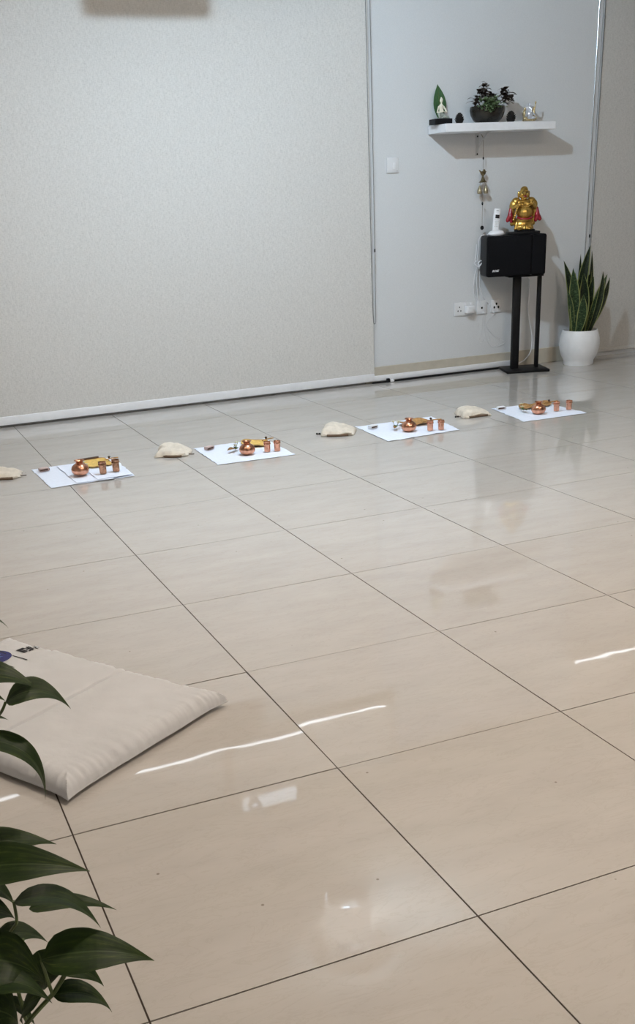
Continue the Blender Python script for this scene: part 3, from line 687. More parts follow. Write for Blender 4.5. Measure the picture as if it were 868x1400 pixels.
# wide folded skirt
ell(bm, (0, -0.004, 0.086), (0.058, 0.046, 0.026)); ell(bm, (0, -0.004, 0.058), (0.062, 0.044, 0.034))
for k in range(9):
    f = -1 + k / 4.0
    limb(bm, (f * 0.046, -0.034 + 0.016 * f * f, 0.086), (f * 0.058, -0.042 + 0.020 * f * f, 0.034), 0.006, 0.009)
for s in (-1, 1): ell(bm, (s * 0.034, -0.040, 0.032), (0.017, 0.022, 0.009))
obj('body', remesh(bm, 0.0024, 1), 'gold_paint', t)
for s in (-1, 1):
    bm = B()
    limb(bm, (s * 0.086, -0.006, 0.150), (s * 0.092, -0.012, 0.112), 0.013, 0.017)
    limb(bm, (s * 0.090, -0.012, 0.114), (s * 0.108, -0.014, 0.088), 0.018, 0.013)
    limb(bm, (s * 0.090, -0.010, 0.106), (s * 0.082, -0.010, 0.082), 0.016, 0.012)
    obj('robe_lining', remesh(bm, 0.0024, 1), 'red_lacquer', t)
bm = B()
P = []
for k in range(25):
    a = math.pi * (1.08 + 0.84 * k / 24); P.append((0.002 + 0.050 * math.cos(a), -0.022 + 0.050 * math.sin(a) * 0.98 * 0.9, 0.108 + 0.016 * math.sin(a) + 0.0))
tube(bm, P, 0.0058, 8, 1); obj('sash', bm, 'red_lacquer', t)
for k in range(13):
    a = math.pi * (1.12 + 0.76 * k / 12)
    bm = B(); ell(bm, (0.044 * math.cos(a), -0.040 + 0.010 * math.sin(a) * 1.2, 0.196 + 0.034 * math.sin(a)), (0.0045, 0.0045, 0.0045), 8, 6); obj('necklace_bead', bm, 'gold_paint', t)
for k in range(8):
    bm = B(); ell(bm, (-0.052 - 0.003 * k, -0.052 + 0.002 * k, 0.168 - 0.011 * k), (0.0085, 0.0085, 0.0078), 10, 8); obj('prayer_bead', bm, 'gold_paint', t)
bm = B(); ell(bm, (0.000, -0.0665, 0.122), (0.0032, 0.003, 0.0055), 10, 8); obj('navel', bm, 'dark_brown', t)
bm = B(); ell(bm, (-0.003, -0.0445, 0.2275), (0.0105, 0.004, 0.0048), 12, 8); obj('smile', bm, 'red_lacquer', t)
for s in (-1, 1):
    bm = B(); tube(bm, [(-0.003 + s * 0.006, -0.0415, 0.2505), (-0.003 + s * 0.012, -0.0415, 0.2540), (-0.003 + s * 0.019, -0.0380, 0.2500)], 0.0017, 6, 4); obj('eye', bm, 'dark_brown', t)

# cables behind and under the speaker
def wcable(label, pts, r=0.0028, m='white_plastic'):
    bm = B(); tube(bm, pts, r, 7, 6); tag(obj('white_cable', bm, m), label, 'cable', 'white cables around the speaker')
wcable('white cable hanging between the stand posts down to the floor', [(3.532, 5.86, 0.600), (3.57, 5.87, 0.596), (3.612, 5.87, 0.585), (3.617, 5.87, 0.49), (3.612, 5.87, 0.407), (3.625, 5.87, 0.322), (3.652, 5.87, 0.207), (3.650, 5.87, 0.106), (3.604, 5.875, 0.046), (3.541, 5.880, 0.020)], 0.0038)
wcable('white cable arching right under the speaker to the thin post', [(3.532, 5.84, 0.600), (3.58, 5.85, 0.606), (3.62, 5.84, 0.607), (3.655, 5.82, 0.600)], 0.0032)
wcable('white cable dropping from the phone along the speaker side', [(3.235, 5.856, 0.889), (3.214, 5.880, 0.870), (3.208, 5.884, 0.80), (3.206, 5.886, 0.75), (3.212, 5.890, 0.700), (3.210, 5.90, 0.60), (3.228, 5.91, 0.50), (3.246, 5.914, 0.44)])
wcable('thin white cable left of the speaker running down to the telephone socket', [(3.194, 5.885, 0.830), (3.188, 5.88, 0.76), (3.178, 5.875, 0.735), (3.190, 5.875, 0.69), (3.184, 5.89, 0.62), (3.192, 5.91, 0.53), (3.232, 5.918, 0.46)], 0.0022)
wcable('white cable veering right under the speaker towards the three-hole socket', [(3.228, 5.895, 0.660), (3.230, 5.90, 0.618), (3.240, 5.912, 0.567), (3.270, 5.920, 0.498), (3.30, 5.922, 0.465), (3.335, 5.922, 0.43)], 0.0022)
wcable('knotted white cable loop at the left side of the speaker', [(3.190, 5.87, 0.728), (3.168, 5.865, 0.712), (3.199, 5.86, 0.692), (3.219, 5.855, 0.713), (3.228, 5.855, 0.720), (3.214, 5.86, 0.728), (3.196, 5.865, 0.712), (3.210, 5.86, 0.698), (3.218, 5.862, 0.706)], 0.0038)

# ------------------------------------------------------------------ snake plant
SNAKE = [
    ([3.8911, 5.74, 0.2315], [3.8131, 5.76, 0.6917], 0.050, 20),
    ([4.0014, 5.80, 0.217], [3.9801, 5.80, 0.7249], 0.030, 60),
    ([3.9489, 5.74, 0.2265], [3.9979, 5.72, 0.7828], 0.062, 15),
    ([4.0475, 5.77, 0.2147], [4.0664, 5.79, 0.7413], 0.030, 50),
    ([3.8368, 5.64, 0.2444], [3.8066, 5.64, 0.6482], 0.064, 0),
    ([3.8378, 5.67, 0.2436], [3.7843, 5.66, 0.5142], 0.034, 10),
    ([3.8416, 5.62, 0.249], [3.8594, 5.58, 0.4826], 0.058, -10),
    ([4.0065, 5.72, 0.2232], [4.0419, 5.72, 0.5782], 0.052, 20),
    ([3.9733, 5.66, 0.231], [4.0571, 5.64, 0.6136], 0.040, 35),
    ([3.9914, 5.70, 0.2261], [4.1253, 5.68, 0.5893], 0.046, 25),
    ([4.0142, 5.73, 0.2199], [4.1783, 5.72, 0.5627], 0.040, 30),
    ([3.9966, 5.75, 0.2216], [4.0342, 5.74, 0.6145], 0.056, 10),
    ([4.0565, 5.74, 0.2146], [4.0828, 5.74, 0.3102], 0.012, 0),
    ([3.9512, 5.70, 0.2296], [3.9397, 5.70, 0.6102], 0.062, 0),
    ([3.9549, 5.77, 0.2235], [3.9231, 5.77, 0.6087], 0.030, 20),
]
PX, PY = 3.945, 5.71
t = thing('snake_plant', 'snake plant with yellow-edged upright leaves in a round white pot', 'potted plant', (PX, PY, 0))
bm = B(); lathe(bm, [(0, 0), (0.100, 0), (0.104, 0.006), (0.104, 0.030), (0.108, 0.036), (0.124, 0.066), (0.136, 0.105), (0.140, 0.140), (0.137, 0.180), (0.128, 0.215), (0.121, 0.236), (0.114, 0.236), (0.112, 0.214), (0, 0.212)], 48); obj('pot', bm, 'pot_white', t)
bm = B(); lathe(bm, [(0.1115, 0.2135), (0.08, 0.219), (0, 0.221)], 32); obj('soil', bm, 'soil', t)
fwd = Vector((-0.6, -0.8, 0.05))
BEND = [0.030, 0, -0.022, 0.012, 0.004, 0.010, 0.014, -0.010, 0.022, -0.012, 0.020, -0.02, 0, 0.01, 0]
for q, (b, tp, w, r) in enumerate(SNAKE):
    b = Vector(b) - Vector((PX, PY, 0)); tp = Vector(tp) - Vector((PX, PY, 0))
    k = Vector((b.x, b.y, 0)); 
    if k.length > 0.095: b.x *= 0.095 / k.length; b.y *= 0.095 / k.length
    b.z = 0.205
    n = Matrix.Rotation(math.radians(r * 0.5), 3, 'Z') @ fwd
    obj('leaf', blade(b, tp, w * 1.18, LANCE, n, random.uniform(-0.012, 0.014), 0.22, 3, 18, 0.002, bend=BEND[q]), 'snake_leaf_bright' if q in (4, 6, 5, 9) else 'snake_leaf', t)  # brighter copy of the leaf colours on a few leaves, mostly front ones

# ------------------------------------------------------------------ pothos in the foreground
POTHOS = [
    ([-0.8269, 0.3726, 0.5204], [-0.7164, 0.3612, 0.5149], 0.060, 10, 0.012),
    ([-0.8248, 0.328, 0.528], [-0.693, 0.2914, 0.5128], 0.066, 22, 0.012),
    ([-0.7599, 0.3617, 0.4339], [-0.663, 0.3393, 0.4193], 0.036, 5, 0.010),
    ([-0.7784, 0.2841, 0.5012], [-0.6941, 0.255, 0.4632], 0.056, -8, 0.018),
    ([-0.8046, 0.3275, 0.4247], [-0.7479, 0.3231, 0.4138], 0.050, 0, 0.012),
    ([-0.7636, 0.2498, 0.4447], [-0.6475, 0.2269, 0.4208], 0.068, 18, 0.014),
    ([-0.7551, 0.2879, 0.4091], [-0.6986, 0.27, 0.3712], 0.048, 5, 0.008),
    ([-0.7581, 0.2723, 0.3756], [-0.6952, 0.2636, 0.3375], 0.048, 0, 0.012),
    ([-0.826, 0.259, 0.4607], [-0.7645, 0.2401, 0.4247], 0.075, 20, 0.014),
    ([-0.8389, 0.2334, 0.4467], [-0.762, 0.2123, 0.4188], 0.055, 0, 0.016),
    ([-0.7629, 0.2972, 0.4214], [-0.7623, 0.293, 0.3661], 0.070, -10, 0.006),
    ([-0.8168, 0.3493, 0.4585], [-0.7763, 0.3475, 0.4398], 0.050, 10, 0.006),
    ([-0.8088, 0.3693, 0.481], [-0.7716, 0.3605, 0.4459], 0.036, 5, 0.006),
    ([-0.837, 0.239, 0.4121], [-0.7982, 0.2336, 0.3849], 0.085, 20, 0.010),
    ([-0.7692, 0.2681, 0.3822], [-0.7986, 0.2841, 0.343], 0.050, 10, 0.006),
    ([-0.8037, 0.3068, 0.3606], [-0.7817, 0.3004, 0.3181], 0.022, 10, 0.004),
    ([-0.758, 0.5139, 0.7385], [-0.713, 0.5122, 0.7237], 0.030, 0, 0.010),
    ([-0.7873, 0.4351, 0.7003], [-0.6999, 0.4157, 0.6839], 0.056, 15, 0.016),
    ([-0.7389, 0.4146, 0.6743], [-0.6700, 0.4030, 0.6590], 0.060, 8, 0.018),
    ([-0.7842, 0.3863, 0.6528], [-0.7165, 0.3652, 0.5702], 0.044, 10, 0.030),
    ([-0.7647, 0.458, 0.6692], [-0.736, 0.4529, 0.6582], 0.030, 0, 0.004),
    ([-0.7623, 0.4451, 0.6453], [-0.7374, 0.4434, 0.6382], 0.016, 0, 0.003),
]
QX, QY = -0.955, 0.33
Q0 = Vector((QX, QY, 0))
t = thing('pothos_plant', 'leafy pothos with pointed dark green leaves in the left foreground', 'potted plant', (QX, QY, 0))
bm = B(); lathe(bm, [(0, 0), (0.085, 0), (0.092, 0.01), (0.118, 0.19), (0.124, 0.20), (0.124, 0.215), (0.112, 0.215), (0.108, 0.19), (0, 0.188)], 40); obj('pot', bm, 'pot_grey', t)
bm = B(); lathe(bm, [(0.108, 0.1885), (0.06, 0.195), (0, 0.197)], 24); obj('soil', bm, 'soil', t)
bm = B(); tube(bm, [(0, 0.0, 0.17), (-0.01, 0.01, 0.45), (0.0, 0.03, 0.75), (0.01, 0.05, 0.88)], 0.014, 10, 5); obj('moss_pole', bm, 'cord_brown', t)
def cam_side(b, tp, roll):
    ax = (tp - b).normalized(); up = Vector((0, 0, 1)); N = (up - ax * up.dot(ax)).normalized()
    tow = Vector((-0.33, -0.85, 0.0))
    s = 1 if N.cross(ax).dot(tow) < 0 else -1
    n1 = Matrix.Rotation(math.radians(roll), 3, ax) @ N
    n2 = Matrix.Rotation(math.radians(-roll), 3, ax) @ N
    return n1 if n1.dot(tow) > n2.dot(tow) else n2
def cam_side_s(b, tp, roll):
    if roll >= 0: return cam_side(b, tp, roll)
    ax = (tp - b).normalized(); up = Vector((0, 0, 1)); N = (up - ax * up.dot(ax)).normalized()
    tow = Vector((-0.33, -0.85, 0.0))
    n1 = Matrix.Rotation(math.radians(-roll), 3, ax) @ N; n2 = Matrix.Rotation(math.radians(roll), 3, ax) @ N
    return n1 if n1.dot(tow) < n2.dot(tow) else n2
for b, tp, w, r, a in POTHOS:
    b = Vector(b) - Q0; tp = Vector(tp) - Q0
    obj('leaf', blade(b, tp, w * 0.88, HEART, cam_side_s(b, tp, r), a, 0.10, 5, 20, 0.0006, curl=0.005 if w > 0.03 else 0), 'pothos_leaf', t)
def stem(pts, r=0.0022):
    bm = B(); tube(bm, [Vector(p) - Q0 for p in pts], r, 7, 5); obj('stem', bm, 'stem_green', t)
stem([[-0.7381, 0.2679, 0.4065], [-0.7485, 0.2657, 0.3937], [-0.7585, 0.2643, 0.3831], [-0.7766, 0.2723, 0.3608], [-0.7907, 0.2799, 0.3411], [-0.8075, 0.2942, 0.3088], [-0.88, 0.31, 0.22], [-0.92, 0.32, 0.19]], 0.0027)
stem([[-0.7768, 0.3118, 0.4158], [-0.7909, 0.3094, 0.3759], [-0.7911, 0.2938, 0.3448], [-0.7975, 0.2918, 0.3121], [-0.87, 0.31, 0.19]])
stem([[-0.7389, 0.4146, 0.6743], [-0.7446, 0.4125, 0.6656], [-0.7548, 0.4295, 0.644], [-0.7798, 0.4306, 0.6025], [-0.86, 0.40, 0.52], [-0.955, 0.35, 0.44]], 0.0017)
stem([[-0.7781, 0.2847, 0.5026], [-0.779, 0.2845, 0.478], [-0.7832, 0.2915, 0.4648], [-0.8002, 0.3169, 0.4308], [-0.88, 0.33, 0.36], [-0.95, 0.34, 0.32]], 0.0018)
stem([[-0.7639, 0.2492, 0.4432], [-0.7619, 0.2598, 0.4186], [-0.7585, 0.2643, 0.3831]], 0.0020)
stem([[-0.7761, 0.291, 0.4458], [-0.782, 0.3061, 0.4239], [-0.7944, 0.3185, 0.3913], [-0.88, 0.33, 0.30]], 0.0018)
for b, tp, w, r, a in POTHOS:
    if b[0] < -0.78 or w < 0.032:
        stem([b, [(b[0] * 0.6 - 0.955 * 0.4), b[1] * 0.6 + 0.335 * 0.4, b[2] - 0.012], [-0.955, 0.345, max(0.22, b[2] - 0.07)]], 0.0014)

# ------------------------------------------------------------------ padded mat in the foreground
MW, ML, MH = 0.535, 0.795, 0.050
t = thing('floor_mat', 'thick cream cotton meditation mat with a blue printed disc', 'mat', (-0.13, 1.625, 0.001), 0)
Ux, Vx = Vector((-0.842, -0.540, 0)), Vector((-0.540, 0.842, 0))
def mat_h(u, v):
    du = min(u, MW - u); dv = min(v, ML - v); d = min(du, dv)
    # rounded edge
    e = 0.035
    k = 1.0 if d >= e else math.sqrt(max(0.0, 1 - ((e - d) / e) ** 2))
    sm = 0.0
    groove = -0.011 * math.exp(-((v - 0.312) / 0.005) ** 2)
    nz = noise.noise(Vector((u * 7, v * 7, 1.3))) * 0.0035 + noise.noise(Vector((u * 22, v * 22, 4.0))) * 0.0012
    along = v if du < dv else u
    puck = math.exp(-d / 0.026) * (0.25 + 0.75 * min(1.0, d / 0.008)) * (0.003 - 0.014 * abs(noise.noise(Vector((along * 46, 0.5 if du < dv else 9.5, 0)))) + 0.006 * noise.noise(Vector((along * 95, 3, 0))))
    return (MH * (0.30 + 0.70 * k) + (groove + nz) * k + puck)
bm = B(); NU, NV = 130, 190
gt, gb = [], []
def warp(u, v):
    # slightly wavy outline, pulled out corners, softly rounded far end
    cu, cv = u / MW - 0.5, v / ML - 0.5
    pin = 0.010 * (abs(2 * cu) ** 8) * (abs(2 * cv) ** 8)
    wv = 0.004 * noise.noise(Vector((u * 9, v * 9, 7)))
    uu = u + math.copysign(pin, cu) + wv - 0.012 * (1 - (2 * cv) ** 2) * 2 * cu * 0.3
    vv = v + math.copysign(pin, cv) + 0.004 * noise.noise(Vector((u * 9, v * 9, 17)))
    if cv > 0.46: vv -= 0.0
    p = Ux * uu + Vx * vv; return p
def grid_pos(n, L):
    # denser at edges
    return [L * (0.5 - 0.5 * math.cos(math.pi * (0.12 + 0.76 * k / n))) for k in range(n + 1)]
def dense(n, L):
    g = [0.5 - 0.5 * math.cos(math.pi * k / n) for k in range(n + 1)]
    return [L * (0.45 * g[k] + 0.55 * k / n) for k in range(n + 1)]
US, VS = dense(NU, MW), dense(NV, ML)
for u in US:
    r1, r2 = [], []
    for v in VS:
        p = warp(u, v); h = mat_h(u, v); d = min(u, MW - u, v, ML - v)
        r1.append(bm.verts.new((p.x, p.y, h)))
        r2.append(bm.verts.new((p.x, p.y, 0.002 + 0.009 * max(0, 1 - d / 0.02))))
    gt.append(r1); gb.append(r2)
for i in range(NU):
    for j in range(NV):
        bm.faces.new((gt[i][j], gt[i + 1][j], gt[i + 1][j + 1], gt[i][j + 1])); bm.faces.new((gb[i][j], gb[i][j + 1], gb[i + 1][j + 1], gb[i + 1][j]))
for i in range(NU):
    for j in (0, NV): bm.faces.new((gt[i][j], gt[i + 1][j], gb[i + 1][j], gb[i][j]))
for j in range(NV):
    for i in (0, NU): bm.faces.new((gt[i][j], gt[i][j + 1], gb[i][j + 1], gb[i][j]))
cush = obj('cushion', bm, 'mat_cotton', t)
bm = B()
tube(bm, [tuple((warp(k * MW / 40, 0) + Vector((0, 0, 0.013 + 0.002 * noise.noise(Vector((k * 0.9, 0, 0)))))).to_tuple()) for k in range(41)], 0.0012, 6, 1)
tube(bm, [tuple((warp(0, k * ML / 40) + Vector((0, 0, 0.013))).to_tuple()) for k in range(41)], 0.0012, 6, 1)
tube(bm, [tuple((warp(MW, k * ML / 40) + Vector((0, 0, 0.013))).to_tuple()) for k in range(41)], 0.0012, 6, 1)
obj('seam_piping', bm, 'mat_cotton', t)
# prints on the mat (thin ink layers lying on the cloth)
def decal(name, poly, m, lift, parent, th=0.0006):
    """poly in (u,v), subdivided and laid on the mat surface"""
    bm = B(); vs = [bm.verts.new((u, v, 0)) for u, v in poly]; bm.faces.new(vs)
    bmesh.ops.triangulate(bm, faces=bm.faces[:]); 
    for _ in range(2): bmesh.ops.subdivide_edges(bm, edges=bm.edges[:], cuts=1, use_grid_fill=True)
    for v in bm.verts:
        u, w = v.co.x, v.co.y; p = warp(u, w); v.co = Vector((p.x, p.y, mat_h(u, w) + lift))
    return obj(name, bm, m, parent, smooth=False)
DU, DV, DR = 0.148, 0.690, 0.052
decal('printed_disc', [(DU + DR * math.cos(a * math.pi / 20), DV + DR * math.sin(a * math.pi / 20)) for a in range(40)], 'print_blue', 0.0012, t)['label'] = 'dark blue printed disc'
decal('printed_star', [(DU + (0.030 if k % 2 == 0 else 0.016) * math.cos(k * math.pi / 8), DV + (0.030 if k % 2 == 0 else 0.016) * math.sin(k * math.pi / 8)) for k in range(16)], 'print_lightblue', 0.0018, t)
decal('printed_star_centre', [(DU + 0.009 * math.cos(k * math.pi / 4), DV + 0.009 * math.sin(k * math.pi / 4)) for k in range(8)], 'print_blue', 0.0024, t)
def line(u0, v0, u1, v1, w=0.0035):
    d = Vector((u1 - u0, v1 - v0)).normalized(); n = Vector((-d.y, d.x)) * w / 2
    decal('printed_line', [(u0 + n.x, v0 + n.y), (u1 + n.x, v1 + n.y), (u1 - n.x, v1 - n.y), (u0 - n.x, v0 - n.y)], 'print_black', 0.0013, t)
line(0.108, 0.654, 0.108, 0.592); line(0.104, 0.722, 0.110, 0.680); line(0.160, 0.640, 0.166, 0.580)
# block emblem of bars
for a, b, c, d in ((0.070, 0.640, 0.078, 0.678), (0.064, 0.640, 0.069, 0.668), (0.046, 0.634, 0.052, 0.668), (0.052, 0.664, 0.072, 0.678), (0.054, 0.636, 0.062, 0.642), (0.055, 0.648, 0.062, 0.654), (0.040, 0.640, 0.045, 0.674), (0.034, 0.660, 0.040, 0.672), (0.030, 0.640, 0.035, 0.652), (0.024, 0.634, 0.026, 0.660), (0.034, 0.628, 0.037, 0.640)):
    decal('printed_bar', [(a, b), (c, b), (c, d), (a, d)], 'print_black', 0.0013, t)

# ------------------------------------------------------------------ the four place settings
WHERE = ('leftmost', 'second from left', 'third from left', 'rightmost')
SETS = [((-0.105, 4.652), (-0.088, 4.213), (0.316, 4.223), (0.312, 4.670)),
        ((0.738, 4.636), (0.728, 4.209), (1.133, 4.193), (1.143, 4.652)),
        ((1.678, 4.639), (1.652, 4.195), (2.100, 4.230), (2.159, 4.638)),
        ((2.556, 4.637), (2.491, 4.206), (2.906, 4.200), (2.901, 4.601))]
LOTA = [(0.084, 4.360), (0.928, 4.334), (1.860, 4.352), (2.675, 4.340)]
CUPL = [(0.184, 4.320), (1.034, 4.328), (1.958, 4.295), (2.798, 4.343)]
CUPR = [(0.250, 4.328), (1.084, 4.316), (2.015, 4.278), (2.878, 4.336)]
BOXES = [(-0.056, 4.575), (0.798, 4.560), (1.734, 4.535), (2.578, 4.573)]
TRAY = [(0.205, 4.555), (1.045, 4.540), (1.975, 4.490), (2.775, 4.520)]
def sheet(corners, z, seed, m='white_cloth', amp=0.0025):
    bm = B(); n = 18; rows = []
    c = [Vector((x, y, 0)) for x, y in corners]
    for i in range(n + 1):
        r = []
        for j in range(n + 1):
            a, b = i / n, j / n
            p = c[0].lerp(c[3], a).lerp(c[1].lerp(c[2], a), b)
            ed = min(a, b, 1 - a, 1 - b)
            w = max(0, 1 - ed * 8)
            h = z + amp * (0.25 + 0.5 * noise.noise(p * 14 + Vector((seed, 0, 0)))) * (0.2 + 0.8 * w) * 2
            p2 = p + Vector((noise.noise(p * 30 + Vector((0, seed, 0))), noise.noise(p * 30 + Vector((seed, 0, 5))), 0)) * 0.007 * w
            r.append(bm.verts.new((p2.x, p2.y, max(z, h))))
        rows.append(r)
    fs = [bm.faces.new((rows[i][j], rows[i + 1][j], rows[i + 1][j + 1], rows[i][j + 1])) for i in range(n) for j in range(n)]
    bmesh.ops.recalc_face_normals(bm, faces=fs)
    if fs[0].normal.z < 0: bmesh.ops.reverse_faces(bm, faces=fs)
    bmesh.ops.solidify(bm, geom=fs, thickness=0.0012)
    return bm
clothlab = ('white cloth with two extra sheets overlapping, leftmost of four on the floor',
            'flat white cloth second from left, under copper cups and a mustard plate',
            'flat white cloth third from left, between two cream pouches',
            'flat white cloth rightmost of four, nearest the speaker stand')
for k in range(4):
    tag(obj('place_cloth', sheet(SETS[k], 0.0022, 3.1 * k), 'white_cloth'), clothlab[k], 'cloth', 'white cloths on the floor')
tag(obj('folded_sheet', sheet(((0.02, 4.645), (0.035, 4.228), (0.21, 4.208), (0.20, 4.650)), 0.0055, 21.0), 'white_cloth'), 'thin white sheet laid under the copper pot on the leftmost cloth', 'cloth')
tag(obj('folded_sheet', sheet(((0.125, 4.655), (0.135, 4.222), (0.305, 4.232), (0.300, 4.662)), 0.0085, 31.0), 'white_cloth'), 'thin white sheet laid under the copper cups on the leftmost cloth', 'cloth')
ZS = [0.0125, 0.0062, 0.0062, 0.0062]

lota_bm = B(); lathe(lota_bm, [(0, 0), (0.022, 0), (0.033, 0.005), (0.0398, 0.016), (0.0405, 0.026), (0.0365, 0.038), (0.027, 0.047), (0.0185, 0.0515), (0.0160, 0.055), (0.0185, 0.0605), (0.0240, 0.0645), (0.0236, 0.066), (0.0172, 0.0625), (0.0140, 0.056), (0.0150, 0.050), (0, 0.044)], 32)
lota_me = bpy.data.meshes.new('lota'); bmesh.ops.recalc_face_normals(lota_bm, faces=lota_bm.faces); lota_bm.to_mesh(lota_me); lota_bm.free()
cup_bm = B(); lathe(cup_bm, [(0, 0), (0.0145, 0), (0.0155, 0.002), (0.0160, 0.034), (0.0165, 0.036), (0.0185, 0.0375), (0.0185, 0.043), (0.0165, 0.0445), (0.0175, 0.047), (0.0182, 0.050), (0.0172, 0.050), (0.0155, 0.046), (0.0150, 0.004), (0, 0.004)], 26)
cup_me = bpy.data.meshes.new('cup'); bmesh.ops.recalc_face_normals(cup_bm, faces=cup_bm.faces); cup_bm.to_mesh(cup_me); cup_bm.free()
cup_dark_me = cup_me.copy(); cup_dark_me.materials.append(MATS['copper_dark'])
LS = (1.05, 1.0, 1.0, 1.0)
for k in range(4):
    o = obj('copper_pot', lota_me, 'copper', loc=(*LOTA[k], ZS[k]))
    o.scale = (LS[k],) * 3; o.rotation_euler[2] = k * 1.3
    tag(o, 'round-bellied copper pot on the ' + WHERE[k] + ' white cloth', 'pot', 'copper pots on the cloths')
    for pts, side in ((CUPL, 'left'), (CUPR, 'right')):
        cme = cup_me
        if k == 0: cme = cup_dark_me
        o = obj('copper_cup', cme, 'copper', loc=(*pts[k], ZS[k])); o.rotation_euler[2] = k + (0.7 if side == 'left' else 0)
        if k == 0: o.scale = (1.08, 1.08, 1.12)
        tag(o, side + ' copper cup of the pair on the ' + WHERE[k] + ' white cloth', 'cup', 'copper cups on the cloths')
# little match boxes
for k in range(4):
    t = thing('match_box', ('small pinkish', 'small greyish pink', 'small grey', 'small dark and white')[k] + ' box on the far left corner of the ' + WHERE[k] + ' cloth', 'box', (*BOXES[k], ZS[k] if k else 0.0062), (0.15, 0.5, 0.35, -0.1)[k], 'small boxes on the cloths')
    bm = B(); box(bm, (0, 0, 0.0075), (0.046, 0.030, 0.015), 0.0012, 1); obj('sleeve', bm, ('box_pink', 'box_pink', 'offwhite_plastic', 'white_plastic')[k], t)
    bm = B(); box(bm, (0.024, 0, 0.0075), (0.004, 0.027, 0.012), 0.0006, 1); obj('tray_end', bm, 'dark_brown', t)
    bm = B(); box(bm, (-0.004, -0.0154, 0.0075), (0.040, 0.0012, 0.008)); obj('striker', bm, 'dark_brown', t)
# mustard trays / dried leaf plates
def plate_mesh(shape, rx, ry, seed, wav):
    bm = B(); n = 36; rings = [[bm.verts.new((0, 0, 0.001))]]
    for r in (0.35, 0.7, 0.9, 1.0):
        ring = []
        for a in range(n):
            th = 2 * math.pi * a / n; q = 1.0
            if shape == 'square': q = min(1.25, 1 / max(abs(math.cos(th)), abs(math.sin(th))))
            if shape == 'leaf': q = 0.72 + 0.45 * abs(math.cos(th)) ** 3
            q *= 1 + 0.05 * noise.noise(Vector((math.cos(th) * 2, math.sin(th) * 2, seed)))
            z = 0.001 + 0.016 * max(0, r - 0.55) * wav * (1 + 0.8 * math.sin(3 * th + seed))
            ring.append(bm.verts.new((rx * r * q * math.cos(th), ry * r * q * math.sin(th), z)))
        rings.append(ring)
    fs = [bm.faces.new((rings[0][0], rings[1][a], rings[1][(a + 1) % n])) for a in range(n)]
    for r0, r1 in zip(rings[1:], rings[2:]):
        fs += [bm.faces.new((r0[a], r1[a], r1[(a + 1) % n], r0[(a + 1) % n])) for a in range(n)]
    bmesh.ops.recalc_face_normals(bm, faces=fs)
    if fs[0].normal.z < 0: bmesh.ops.reverse_faces(bm, faces=fs)
    bmesh.ops.solidify(bm, geom=fs, thickness=0.002)
    return bm, [v.co.copy() for v in rings[-1]]
specs = [('square', 0.064, 0.088, 'mustard', 'mustard square mat with a dark rolled edge behind the leftmost copper cups', 'mat', 0.25),
         ('round', 0.064, 0.092, 'mustard', 'mustard leaf plate behind the second pair of copper cups', 'plate', 0.7),
         ('leaf', 0.085, 0.080, 'dry_leaf', 'brown dried leaf plate behind the third copper pot', 'plate', 1.4),
         ('leaf', 0.095, 0.070, 'dry_leaf', 'brown dried leaf plate with green leaves behind the rightmost copper pot', 'plate', 1.2)]
for k, (sh, rx, ry, m, lab, cat, wav) in enumerate(specs):
    t = thing('square_mat' if k == 0 else 'leaf_plate', lab, cat, (*TRAY[k], ZS[k] + 0.002), (0.1, 0.2, -0.15, 0.1)[k], 'plates on the cloths')
    bm, rim = plate_mesh(sh, rx, ry, k * 2.3, wav); obj('plate_body', bm, m, t)
    bm = B(); tube(bm, [v + Vector((0, 0, 0.001)) for v in rim] + [rim[0] + Vector((0, 0, 0.001))], 0.0011, 6, 1); obj('rim', bm, 'dry_leaf', t)
    if k == 0:
        bm = B(); tube(bm, [(-0.052, 0.090, 0.008), (0.0, 0.092, 0.008), (0.040, 0.090, 0.008)], 0.005, 10, 4); obj('rolled_edge', bm, 'dark_brown', t)
    bm = B(); tube(bm, [(rx * 0.6, -0.01, 0.010), (rx * 1.1, -0.012, 0.014), (rx * 1.75, -0.004, 0.012)], 0.0030, 8, 4); obj('stick', bm, 'dry_leaf', t)
    bm = B(); ell(bm, (rx * 1.0, -0.010, 0.022), (0.007, 0.007, 0.006), 12, 8); obj('berry', bm, 'dark_brown', t)
